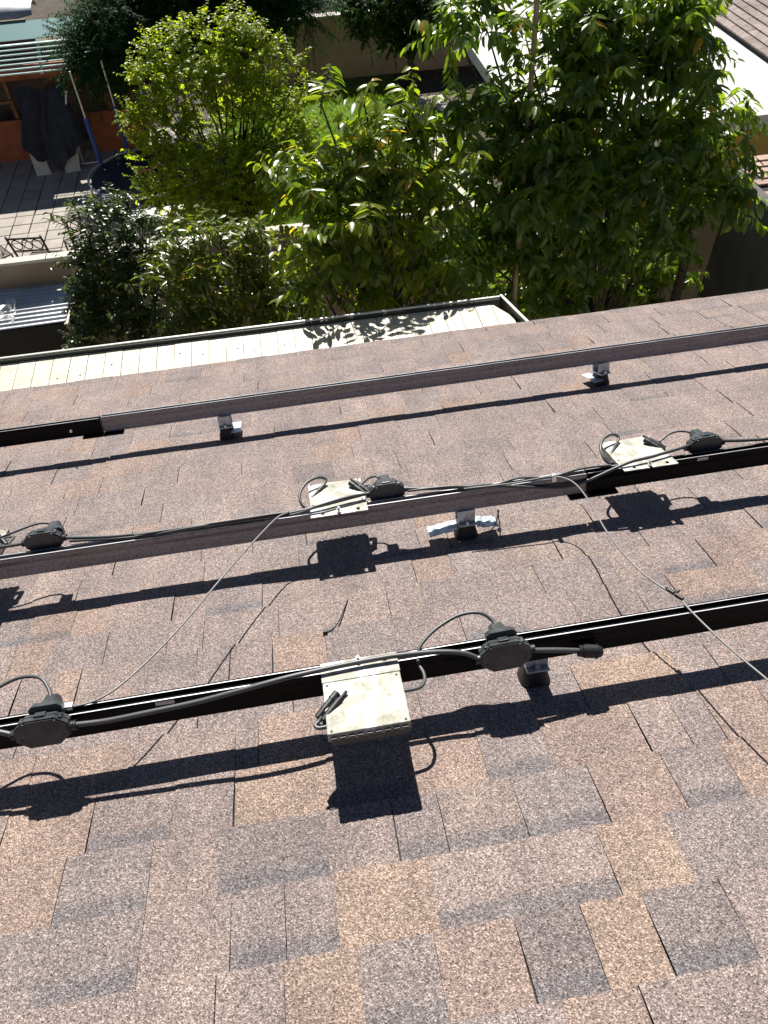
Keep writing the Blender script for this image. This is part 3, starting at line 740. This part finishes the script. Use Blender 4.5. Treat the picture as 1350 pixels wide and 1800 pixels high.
# rust-red outbuilding behind the patio
ob = thing('outbuilding', 'rust red outbuilding with mint louvres at top left', 'outbuilding', (-4.5, 11.6, GZ))
obj('wall', MB().box(-2.5, 2.1, .60, .75, 0, 1.75), M_BOARD, ob)
obj('base_panel', MB().bbox(-2.5, .02, .0, .06, 0, .72, .01), M_RUST, ob)
obj('base_panel', MB().bbox(1.10, 2.1, .0, .06, 0, .72, .01), M_RUST, ob)
obj('lintel', MB().bbox(-2.5, 2.1, -.01, .07, 1.36, 1.58, .008), M_RUST, ob)
for z in (1.02,): obj('cross_rail', MB().bbox(-2.5, .0, .01, .05, z-.022, z+.022, .004), M_WOOD, ob)
for x in (-1.4, -.75, -.05, .72, 1.62, 2.06): obj('post', MB().bbox(x-.035, x+.035, .062, .13, 0, 1.36, .006), M_WOOD, ob)
for x in (-.52,): obj('brace', MB().add([(x, .05, .74), (x+.05, .05, .74), (x-.10, .05, 1.36), (x-.15, .05, 1.36), (x, .0, .74), (x+.05, .0, .74), (x-.10, .0, 1.36), (x-.15, .0, 1.36)], [(0, 1, 2, 3), (7, 6, 5, 4), (0, 4, 5, 1), (1, 5, 6, 2), (2, 6, 7, 3), (3, 7, 4, 0)]), M_WOOD, ob)
# louvre awning: slats lying back towards the building
for i in range(7):
    y = -.44+i*.070; z = 1.60+i*.050
    obj('louvre_slat', MB().bbox(-2.5, 1.75, y-.040, y+.032, z-.012, z+.010, .003), M_MINT, ob)
for x in (-1.45, -.30, .78, 1.72):
    obj('louvre_stile', MB().add([(x-.03, -.48, 1.585), (x+.03, -.48, 1.585), (x+.03, .02, 1.945), (x-.03, .02, 1.945), (x-.03, -.48, 1.565), (x+.03, -.48, 1.565), (x+.03, .02, 1.925), (x-.03, .02, 1.925)], [(0, 1, 2, 3), (7, 6, 5, 4), (0, 4, 5, 1), (1, 5, 6, 2), (2, 6, 7, 3), (3, 7, 4, 0)]), M_MINT, ob)
obj('teal_board', MB().add([(-2.5, .04, 1.95), (1.75, .04, 1.95), (1.75, .40, 2.12), (-2.5, .40, 2.12)], [(0, 1, 2, 3)]), M_TEAL, ob)
V = []; F = []
for i in range(13):
    a = math.pi*i/12
    for j, xx in enumerate((-2.6, -1.6, -.6, .3, .65)):
        sc = (1, 1, 1, .85, .45)[j]
        V.append((xx, 1.05-.62*math.cos(a)*sc, 2.10+.30*math.sin(a)*sc))
for i in range(12):
    for j in range(4): F.append((i*5+j, i*5+j+1, i*5+j+6, i*5+j+5))
obj('roof', MB().add(V, F, 0, True), M_GREYMETAL, ob)
obj('roof_edge', MB().box(-2.6, .6, .40, .46, 2.02, 2.14), M_BOARD, ob)

# tarp over leaning boards
tp = thing('tarp', 'black tarp draped over leaning boards by the outbuilding', 'tarp', (-3.92, 11.05, GZ))
V = []; F = []; nt_, ns = 16, 14; tw = random.Random(9)
for i in range(nt_+1):
    for j in range(ns+1):
        s_ = i/nt_; q = j/ns
        wv = .05*math.sin(s_*17+q*2)+.03*math.sin(s_*31+q*4)
        hem = .16+1.15*abs(s_-.48)+.05*math.sin(s_*23)
        z = 1.28-(1.28-hem*.7)*q+(.05*math.sin(s_*9))*(1-q)
        V.append((-.45+s_*.95+.06*math.sin(q*5+s_*4), .32-.55*q+wv*(.3+q), z))
for i in range(nt_):
    for j in range(ns): F.append((i*(ns+1)+j, (i+1)*(ns+1)+j, (i+1)*(ns+1)+j+1, i*(ns+1)+j+1))
obj('cloth', MB().add(V, F, 0, True), M_TARP, tp)
for nm, xa, ca in (('upper white board with cut corner leaning under the black tarp', -4.26, .10), ('second white board leaning under the black tarp, nearer the frame', -3.74, -.04)):
    V = [(-.10, -.18, 0), (.16, -.18, 0), (.16-ca, .10, .42), (-.16, .10, .42)]
    V2 = [(p[0], p[1]+.018, p[2]+.008) for p in V]
    tag(obj('board', MB().add(V+V2, [(0, 1, 2, 3), (7, 6, 5, 4), (0, 4, 5, 1), (1, 5, 6, 2), (2, 6, 7, 3), (3, 7, 4, 0)]), M_WHITE, None, (xa, 11.02, GZ+.033)), nm, 'board')
fr = thing('tube_frame', 'pale metal frame standing between tarp and trampoline', 'frame', (-3.55, 11.1, GZ+.033))
obj('upright', MB().cyl((0, 0, 0), (.0, .05, .95), .022), M_GALV, fr); obj('foot', MB().cyl((-.1, -.02, .025), (.48, .0, .025), .022), M_GALV, fr); obj('brace', MB().cyl((.0, .05, .90), (.1, .12, 1.2), .022), M_GALV, fr)

# trampoline
tm = thing('trampoline', 'dark round trampoline with blue padded poles beside the bush', 'trampoline', (-2.15, 9.55, GZ+.033))
ring = MB(); ring.tube([(1.02*math.cos(a), .95*math.sin(a), .42) for a in [2*math.pi*i/32 for i in range(33)]], .022, 8, 0, 1)
obj('rim', ring, M_GALV, tm)
obj('mat', MB().add([(.98*math.cos(2*math.pi*i/32), .91*math.sin(2*math.pi*i/32), .41) for i in range(32)], [tuple(range(32))]), M_TRAMP, tm)
for a in (.6, 2.2, 3.7, 5.3):
    obj('leg', MB().tube([(1.0*math.cos(a-.3), .93*math.sin(a-.3), .42), (1.05*math.cos(a-.25), .98*math.sin(a-.25), .02), (1.05*math.cos(a+.25), .98*math.sin(a+.25), .02), (1.0*math.cos(a+.3), .93*math.sin(a+.3), .42)], .02, 8), M_GALV, tm)
for (x, y) in ((-.86, .50), (-.42, .86), (-.75, -.62), (.6, .74)):
    pl = obj('pole', MB().cyl((x, y, .0), (x*1.02, y*1.06, 1.85 if y > 0 else .5), .016), M_GALV, tm)
    obj('foam_sleeve', MB().cyl((x, y, .3), (x*1.012, y*1.035, 1.15 if y > 0 else .48), .038), M_BLUE, pl)
tag(obj('toy_bat', MB().cyl((0, 0, 0), (.32, .12, .03), .03, .02).cyl((.32, .12, .03), (.42, .16, .04), .035, .02), M_PINK, None, (-2.35, 9.45, GZ+.033+.44)), 'pink toy lying on the trampoline mat', 'toy')

# wrought-iron chairs by the wall
def chair(label, x, y, rz, full=True):
    c = thing('patio_chair', label, 'chair', (x, y, GZ+.033), (0, 0, rz), 'iron chairs on the paved patio')
    w_ = .23
    for sx in (-w_, w_):
        obj('leg', MB().tube([(sx, .22, 0), (sx, .20, .44), (sx*1.02, .235, .70), (sx*1.04, .30, .96)], .016, 8), M_IRON, c)
        obj('leg', MB().tube([(sx, -.22, 0), (sx, -.20, .43)], .014, 8, 0, 1), M_IRON, c)
    sf = MB()
    for a, b_ in (((-w_, .20, .44), (w_, .20, .44)), ((-w_, -.20, .44), (w_, -.20, .44)), ((-w_, -.20, .44), (-w_, .20, .44)), ((w_, -.20, .44), (w_, .20, .44))): sf.cyl(a, b_, .012, .012, 8)
    obj('seat_frame', sf, M_IRON, c)
    for i in range(5): obj('seat_strap', MB().box(-w_, w_, -.18+i*.08, -.13+i*.08, .437, .443), M_IRON, c)
    bk = MB()
    bk.cyl((-w_*1.03, .285, .92), (w_*1.03, .285, .92), .014, .014, 8); bk.cyl((-w_*1.02, .245, .72), (w_*1.02, .245, .72), .012, .012, 8)
    obj('back_rails', bk, M_IRON, c)
    for k in (-1, 0, 1):
        cxx = k*.14
        obj('back_ring', MB().tube([(cxx+.062*math.cos(a), .265+.035*math.sin(a), .82+.085*math.sin(a)) for a in [2*math.pi*i/18 for i in range(19)]], .008, 6, 0, 1), M_IRON, c)
    return c
chair('iron chair with ringed back standing free on sunlit patio', -3.56, 7.03, 3.0)
chair('iron chair half hidden behind the citrus leaves', -3.02, 7.45, 3.7)
ch3 = chair('brown iron chair cut off by the left edge of the picture', -4.35, 7.35, 2.2)
# bright sheet lying on a low table next to the trampoline
wt = thing('low_table', 'low white topped table in the sun behind the wall', 'table', (-1.95, 8.0, GZ+.033))
obj('top', MB().bbox(-.42, .38, -.18, .20, .40, .44, .01), M_WHITE, wt)
for a_ in (-.36, .32):
    for b_ in (-.13, .15): obj('leg', MB().box(a_-.02, a_+.02, b_-.02, b_+.02, 0, .40), M_GALV, wt)

# neighbour's house at right: flat white porch roof, ochre wall, tiled roofs
nh = thing('neighbour_house', 'neighbouring house with flat white porch roof and brown tiles', 'house', (0, 0, 0))
obj('porch_roof', MB().bbox(2.86, 6.26, 4.62, 9.4, 1.86, 1.93, .01), M_WHITE, nh)
obj('porch_fascia', MB().bbox(2.82, 6.26, 4.575, 4.617, 1.80, 1.95, .006), M_WHITE, nh)
obj('porch_fascia', MB().bbox(2.80, 2.857, 4.62, 9.4, 1.80, 1.95, .006), M_WHITE, nh)
for x in (3.0, 4.6): obj('porch_post', MB().bbox(x-.05, x+.05, 4.72, 4.82, GZ, 1.855, .01), M_WHITE, nh)
obj('wall', MB().box(4.95, 12, 4.80, 4.95, GZ, 1.855), M_OCHRE, nh)
# lower tiled roof in front of the ochre wall, upper tiled roof to the right; tiles one by one
def tiled(nm, origin, ux, vx, nu, nv, tw, th, cols, parent, mm_, seed, limit=None):
    q = random.Random(seed); Z = ux.cross(vx).normalized()
    R3 = Matrix((ux, vx, Z)).transposed()
    rf = obj(nm, MB().box(0, nu*tw, 0, nv*th, -.05, -.004), M_DECK, parent, origin, R3.to_euler())
    variants = []
    for c in cols:
        b = MB(); b.add([(0, 0, 0), (tw*.985, 0, 0), (tw*.985, 0, .022), (0, 0, .022), (0, th*1.06, 0), (tw*.985, th*1.06, 0), (tw*.985, th*1.06, .004), (0, th*1.06, .004)], [(3, 2, 6, 7), (0, 1, 2, 3), (1, 5, 6, 2), (0, 3, 7, 4), (4, 7, 6, 5)])
        me = b.mesh('roof_tile', mm_); set_tint(me, [(*c, 1)]*8); variants.append(me)
    for j in range(nv):
        for i in range(-1, nu):
            x = (i+(.5 if j % 2 else 0))*tw
            if x < -.01 or x > (nu-1)*tw+.01: continue
            obj('roof_tile', q.choice(variants), None, rf, (x, j*th, q.uniform(0, .003)), (q.uniform(-.01, .01), 0, 0))
    return rf
tiled('lower_roof', Vector((4.90, 2.10, 1.64)), Vector((1, 0, 0)), Vector((0, math.cos(.04), math.sin(.04))), 10, 17, .20, .118, [(.36, .25, .195), (.41, .29, .23), (.32, .225, .18)], nh, M_TILE, 2)
# upper roof: courses rise to the right
_c, _s = math.cos(.36), math.sin(.36)
tiled('upper_roof', Vector((6.22, 10.6, 1.98)), Vector((0, -1, 0)), Vector((_c, 0, _s)), 30, 16, .205, .11, [(.26, .215, .19), (.30, .245, .215), (.225, .185, .165)], nh, M_TILE, 4)

# ================================================================ VEGETATION
def tapered(path, r0, r1, mbx, sides=7):
    n = len(path); mbx.tube(path, [r0+(r1-r0)*i/(n-1) for i in range(n)], sides, 0, 4)
def leaf_block(Pp, D, Nn, L, Wd, cols, curl=.25):
    """numpy: eight-vertex folded leaves at Pp along D with normal Nn"""
    D = D/np.linalg.norm(D, axis=1, keepdims=True)
    Sd = np.cross(D, Nn); Sd /= np.linalg.norm(Sd, axis=1, keepdims=True)+1e-9
    Nn = np.cross(Sd, D)
    n = len(Pp); V = np.zeros((n, 8, 3)); L = L[:, None]; Wd = Wd[:, None]
    cu = (nrng.uniform(.3, 1.4, n)*curl)[:, None]*L
    def at(t): return Pp+D*L*t-Nn*cu*t*t
    V[:, 0] = at(0)
    for i, (t, w_) in enumerate(((.30, .46), (.68, .40))):
        m_ = at(t); up = Nn*Wd*.12
        V[:, 1+i*3] = m_; V[:, 2+i*3] = m_+Sd*Wd*w_+up; V[:, 3+i*3] = m_-Sd*Wd*w_+up
    V[:, 7] = at(1.0)
    F = [(0, 2, 1), (0, 1, 3), (1, 2, 5, 4), (3, 1, 4, 6), (4, 5, 7), (6, 4, 7)]
    return V, F, np.repeat(cols[:, None, :], 8, axis=1)
def build_leaf_mesh(name, V, F, C, m):
    n = len(V); base = (np.arange(n)*8)
    tri = np.array([f for f in F if len(f) == 3]); qd = np.array([f for f in F if len(f) == 4])
    T = (base[:, None, None]+tri[None]).reshape(-1, 3); Q = (base[:, None, None]+qd[None]).reshape(-1, 4)
    me = bpy.data.meshes.new(name)
    nv = n*8; me.vertices.add(nv); me.vertices.foreach_set('co', V.reshape(-1).astype(np.float32))
    nl = T.size+Q.size; me.loops.add(nl); me.loops.foreach_set('vertex_index', np.concatenate([T.ravel(), Q.ravel()]).astype(np.int32))
    npoly = len(T)+len(Q); me.polygons.add(npoly)
    ls = np.concatenate([np.arange(len(T))*3, T.size+np.arange(len(Q))*4]).astype(np.int32)
    me.polygons.foreach_set('loop_start', ls)
    me.update(calc_edges=True); me.materials.append(m)
    set_tint(me, np.concatenate([C, np.ones((n, 8, 1))], axis=2).reshape(-1, 4))
    me.validate()
    return me
def unit(v): return v/(np.linalg.norm(v, axis=-1, keepdims=True)+1e-9)
def crown(name, label, cat, base, blobs, twigs, per, L, Wd, pal, m, droop=.6, trunk_r=.05, group=None, singles=0, spread=.9, fork=.55, upb=.5, tw_len=(.18, .34), limbs=True, yellow=.0, extra_trunks=(), shell=.45, density=None, curl=.25):
    """tree: trunk with limbs to every clump, twigs inside each clump, leaves set alternately along each twig"""
    base = Vector(base)
    t = thing(name, label, cat, base, (0, 0, 0), group)
    tk = MB(); B = [Vector(b[:3])-base for b in blobs]
    cen = sum(B, Vector())/len(B)
    fk = Vector((cen.x*.25, cen.y*.25, max(.15, min(b.z for b in B)*fork)))
    tapered([Vector((0, 0, -.05)), Vector((fk.x*.3+.03, fk.y*.3, fk.z*.5)), fk], trunk_r*1.25, trunk_r*.85, tk, 9)
    for e in extra_trunks:
        tapered([Vector(p)-base for p in e[:-1]], e[-1], e[-1]*.6, tk, 8)
    if limbs:
        for b in B:
            md = fk.lerp(b, .5)+Vector((rng.uniform(-.12, .12), rng.uniform(-.12, .12), rng.uniform(.0, .14)))
            tapered([fk, fk.lerp(md, .5)+Vector((rng.uniform(-.05, .05), 0, .03)), md, b], trunk_r*.5, .006, tk, 6)
    VV = []; CC = []; PP = []; DD = []; NN = []; LL = []; WW = []; score = []
    for bi, b in enumerate(blobs):
        c = np.array(b[:3])-np.array(base); r = b[3]
        nT = max(3, int(twigs*(r/.3)**2*(b[4] if len(b) > 4 else 1)))
        dirs = unit(nrng.normal(size=(nT, 3))); rad = r*(shell+(1-shell)*nrng.random(nT)**.6)
        dirs[:, 2] = np.abs(dirs[:, 2])*np.where(nrng.random(nT) < .75, 1, -1)
        st = c+dirs*rad[:, None]*np.array([1, .9, .85])*.8
        td = unit(dirs*spread+np.array([0, 0, upb])+nrng.normal(size=(nT, 3))*.45)
        tl = nrng.uniform(tw_len[0], tw_len[1], nT)
        ph = nrng.uniform(0, 6.28, nT)
        hue = nrng.random(nT)
        for k in range(nT):
            a = np.cross(td[k], [0.1, 0.2, 1.0]); a /= np.linalg.norm(a)+1e-9; bb = np.cross(td[k], a)
            nl = int(per*nrng.uniform(.7, 1.3))
            ts = (np.arange(nl)+.5)/nl
            sag = -.35*tl[k]*droop*ts**2
            p = st[k]+td[k]*(ts*tl[k])[:, None]; p[:, 2] += sag
            an = np.where(np.arange(nl) % 2, math.pi, 0)+nrng.normal(size=nl)*.5+ph[k]*.15
            sd_ = a*np.cos(an)[:, None]+bb*np.sin(an)[:, None]*.5
            d = unit(sd_*.9+td[k]*.55+np.array([0, 0, -droop])*nrng.uniform(.5, 1.3, (nl, 1)))
            up = unit(np.array([0, 0, 1.0])+nrng.normal(size=(nl, 3))*.45+td[k]*.3)
            PP.append(p); DD.append(d); NN.append(up)
            LL.append(L*nrng.uniform(.65, 1.15, nl)*(1-.25*ts)); WW.append(Wd*nrng.uniform(.75, 1.15, nl))
            i0 = nrng.random(nl)*.5+hue[k]*.5
            pa = np.array(pal[0]); pb = np.array(pal[1])
            col = pa+(pb-pa)*i0[:, None]
            if yellow:
                yl = nrng.random(nl) < yellow; col[yl] = np.array([.42, .27, .03])*nrng.uniform(.7, 1.2, (yl.sum(), 1))
            CC.append(col)
            score.append(np.full(nl, ((st[k]-c) @ np.array([0, -.75, .66]))/r)+nrng.random(nl)*.5)
            if k % 2 == 0:
                e = st[k]+td[k]*tl[k]; e[2] -= .35*tl[k]*droop
                tk.tube([tuple(st[k]-td[k]*.08), tuple(st[k]+td[k]*tl[k]*.5-np.array([0, 0, .09*tl[k]*droop])), tuple(e)], [.005, .004, .0015], 4, 0, 1, False)
    PP = np.concatenate(PP); DD = np.concatenate(DD); NN = np.concatenate(NN); LL = np.concatenate(LL); WW = np.concatenate(WW); CC = np.concatenate(CC); score = np.concatenate(score)
    V, F, C = leaf_block(PP, DD, NN, LL, WW, CC, curl)
    obj('trunk', tk, M_BARK, t)
    pick = np.zeros(len(PP), bool)
    if singles:
        pick[np.argsort(-score)[:singles]] = True
        idx = np.where(pick)[0]
        for i in idx:
            o_ = V[i, 0]
            me = bpy.data.meshes.new('leaf'); me.from_pydata((V[i]-o_).tolist(), [], F); me.materials.append(m)
            set_tint(me, np.concatenate([C[i], np.ones((8, 1))], 1))
            obj('leaf', me, None, t, tuple(o_))
    me = build_leaf_mesh('crown', V[~pick], F, C[~pick], m)
    o = obj('crown', me, None, t)
    tag(o, kind='stuff')
    return t

def at_y(px, py, y):
    """a point of the garden on the line of sight through a picture position, at depth y"""
    d = _m.to_3x3() @ Vector(((px-675)/1300, -(py-900)/1300, -1)); s = (y-CAM.y)/d.y
    return CAM+d*s, s
def blobs(lst, y0, jit=.35):
    out = []
    q = random.Random(len(lst))
    for e in lst:
        yy = y0+(e[3] if len(e) > 3 and e[3] is not None else q.uniform(-jit, jit))
        p, s = at_y(e[0], e[1], yy); out.append((p.x, p.y, p.z, e[2]*s/1300*1.05, e[4] if len(e) > 4 else 1.0))
    return out
# tall tree filling the upper right
bD = blobs([(925, 70, 50, .3, .4), (1010, 45, 64, .3, .9), (1110, 50, 68, .3, .95), (1190, 60, 60, .2, .9), (855, 50, 50, .3, .8), (805, 55, 36, .2, .9), (900, 170, 55, 0, .55), (990, 140, 68, .1, .9), (1090, 140, 68, .1, .95), (1190, 140, 62, .1, .9), (1050, 95, 50, .2, .8), (1150, 100, 50, .2, .8), (1215, 30, 36, .2, .8), (1235, 205, 50, .1, .8),
            (830, 225, 60, -.1), (930, 255, 80, 0), (1040, 255, 80, 0), (1150, 255, 72, .1), (1255, 275, 45, .1, .8), (1305, 225, 26, .1, .8), (870, 335, 80, -.1), (970, 350, 85, -.1), (1075, 350, 80, -.1), (1175, 345, 75, 0), (1265, 345, 48, 0), (890, 450, 65, -.2), (985, 455, 58, -.2), (835, 440, 55, -.2, .7), (1050, 440, 40, -.2), (1175, 425, 40, 0), (945, 520, 45, -.25, .9), (1010, 520, 40, -.25, .9), (1075, 470, 42, .3), (1130, 460, 42, .4), (1120, 520, 40, .5), (1060, 530, 36, .4), (1180, 480, 34, .4), (870, 530, 40, -.1)], 2.55)
crown('tall_tree', 'tall dark tree with long drooping leaves filling the upper right', 'tree', (3.05, 2.75, 0), bD, 42, 12, .160, .047, ((.042, .090, .016), (.190, .250, .034)), M_LEAF, droop=.85, trunk_r=.06, singles=260, yellow=.008,
      extra_trunks=(((3.75, 2.65, 0), (3.78, 2.62, .8), (3.70, 2.6, 1.8), (3.3, 2.6, 2.4), .06),))
bC = blobs([(640, 180, 26, .1, .8), (565, 185, 22, .1, .7), (720, 195, 34, .1, .8), (610, 290, 46, 0, .7), (690, 270, 62, 0), (765, 290, 48, 0), (540, 330, 60, 0), (640, 350, 75, -.1), (730, 385, 58, -.1), (595, 430, 70, -.15), (690, 450, 66, -.15), (560, 495, 55, -.2), (640, 510, 50, -.25), (720, 525, 45, -.2), (600, 420, 34, -.6, .45), (665, 400, 36, -.6, .5), (735, 440, 30, -.6, .4), (550, 470, 30, -.55, .4), (775, 480, 24, -.6, .35), (775, 450, 40, -.2, .8), (765, 510, 42, -.2), (805, 545, 34, -.3)], 2.05)
crown('fruit_tree', 'bright green long leaved tree in front of the lawn, centre', 'tree', (.75, 2.1, 0), bC, 46, 12, .148, .044, ((.062, .115, .014), (.255, .290, .034)), M_LEAF, droop=.75, trunk_r=.05, singles=260, yellow=.02)
bB = blobs([(330, 455, 42, 0), (400, 440, 48, 0), (465, 455, 46, 0), (300, 500, 40, -.05), (370, 520, 55, -.1), (450, 530, 55, -.1), (510, 540, 44, -.1), (335, 580, 38, -.15), (420, 585, 40, -.2), (490, 585, 34, -.2)], 2.3)
crown('leafy_shrub', 'olive green shrub with long leaves between citrus and centre tree', 'shrub', (-.45, 2.4, 0), bB, 55, 11, .120, .033, ((.045, .075, .014), (.190, .215, .034)), M_LEAF, droop=.6, trunk_r=.03, singles=200, yellow=.015)
bA = blobs([(205, 400, 52, .1, .8), (145, 395, 32, .1, .6), (250, 425, 36, .1, .7), (190, 470, 58, 0), (140, 455, 28, 0, .8), (240, 510, 55, -.1), (200, 555, 52, -.1), (265, 575, 42, -.15), (290, 445, 32, .05), (170, 520, 40, 0), (165, 590, 35, -.1)], 2.75)
crown('citrus_tree', 'dark citrus tree with small pale edged leaves left of centre', 'tree', (-1.55, 2.85, 0), bA, 90, 12, .072, .026, ((.024, .045, .016), (.095, .125, .042)), M_LEAF, droop=.35, trunk_r=.035, tw_len=(.12, .24), upb=.7)
bE = blobs([(285, 95, 30, .2), (330, 80, 36, .3), (400, 65, 34, .4), (435, 95, 42, .2), (470, 75, 22, .3), (500, 110, 20, .1, .8), (530, 118, 15, 0, .7), (265, 150, 36, 0), (325, 150, 54, 0), (400, 150, 54, .1), (455, 165, 40, 0),
            (250, 205, 26, -.2), (300, 225, 50, -.2), (375, 245, 40, .4, .7), (425, 215, 36, .3, .8), (480, 205, 32, .1), (520, 190, 24, 0), (545, 160, 14, .1, .6), (270, 275, 34, -.5), (330, 300, 52, -.6), (405, 300, 52, -.6), (465, 285, 46, -.4), (520, 260, 36, -.2), (550, 235, 20, -.1, .8),
            (290, 345, 38, -.7), (355, 360, 44, -.8), (425, 365, 42, -.8), (490, 335, 40, -.6), (540, 310, 32, -.4), (325, 395, 28, -.8), (400, 400, 30, -.8), (470, 395, 28, -.7), (232, 130, 14, .1, .7), (238, 250, 14, -.4, .7), (360, 45, 16, .3, .8), (425, 40, 14, .4, .8), (250, 320, 16, -.6, .7)], 8.2, .3)
crown('ficus_bush', 'rounded yellow green ficus in full sun behind the wall', 'tree', (-.75, 8.0, GZ), bE, 58, 14, .072, .037, ((.120, .195, .020), (.390, .425, .045)), M_LEAFS, droop=.5, trunk_r=.07, tw_len=(.16, .36), upb=.5, shell=.6)
bF = blobs([(645, 20, 44), (710, 25, 52), (770, 35, 36), (690, 65, 28), (645, 55, 22), (735, 65, 28), (700, -20, 60), (615, 10, 22)], 12.9, .3)
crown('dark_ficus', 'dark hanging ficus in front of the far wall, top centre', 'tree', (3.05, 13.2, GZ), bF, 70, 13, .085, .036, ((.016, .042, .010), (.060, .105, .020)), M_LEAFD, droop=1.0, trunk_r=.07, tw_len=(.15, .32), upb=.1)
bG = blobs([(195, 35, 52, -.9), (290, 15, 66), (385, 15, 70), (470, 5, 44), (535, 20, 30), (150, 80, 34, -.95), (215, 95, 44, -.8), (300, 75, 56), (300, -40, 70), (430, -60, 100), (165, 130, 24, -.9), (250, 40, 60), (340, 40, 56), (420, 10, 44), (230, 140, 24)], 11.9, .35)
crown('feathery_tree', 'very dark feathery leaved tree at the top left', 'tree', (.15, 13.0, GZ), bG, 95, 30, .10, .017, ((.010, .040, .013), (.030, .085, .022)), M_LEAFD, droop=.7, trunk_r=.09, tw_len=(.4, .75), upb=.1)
# bamboo pole standing in the tall tree
p0, _ = at_y(946, -20, 2.75); p1, _ = at_y(930, 200, 2.45); p2 = p1+(p1-p0)*3.2
tag(obj('bamboo_pole', MB().cyl(tuple(Vector((p2.x, p2.y, 0))-Vector((p1.x, p1.y, 0))), tuple(p0-Vector((p1.x, p1.y, 0))), .026, .02, 10), M_BAMB, None, (p1.x, p1.y, 0)), 'straight brown pole standing upright among the tall tree leaves', 'pole')
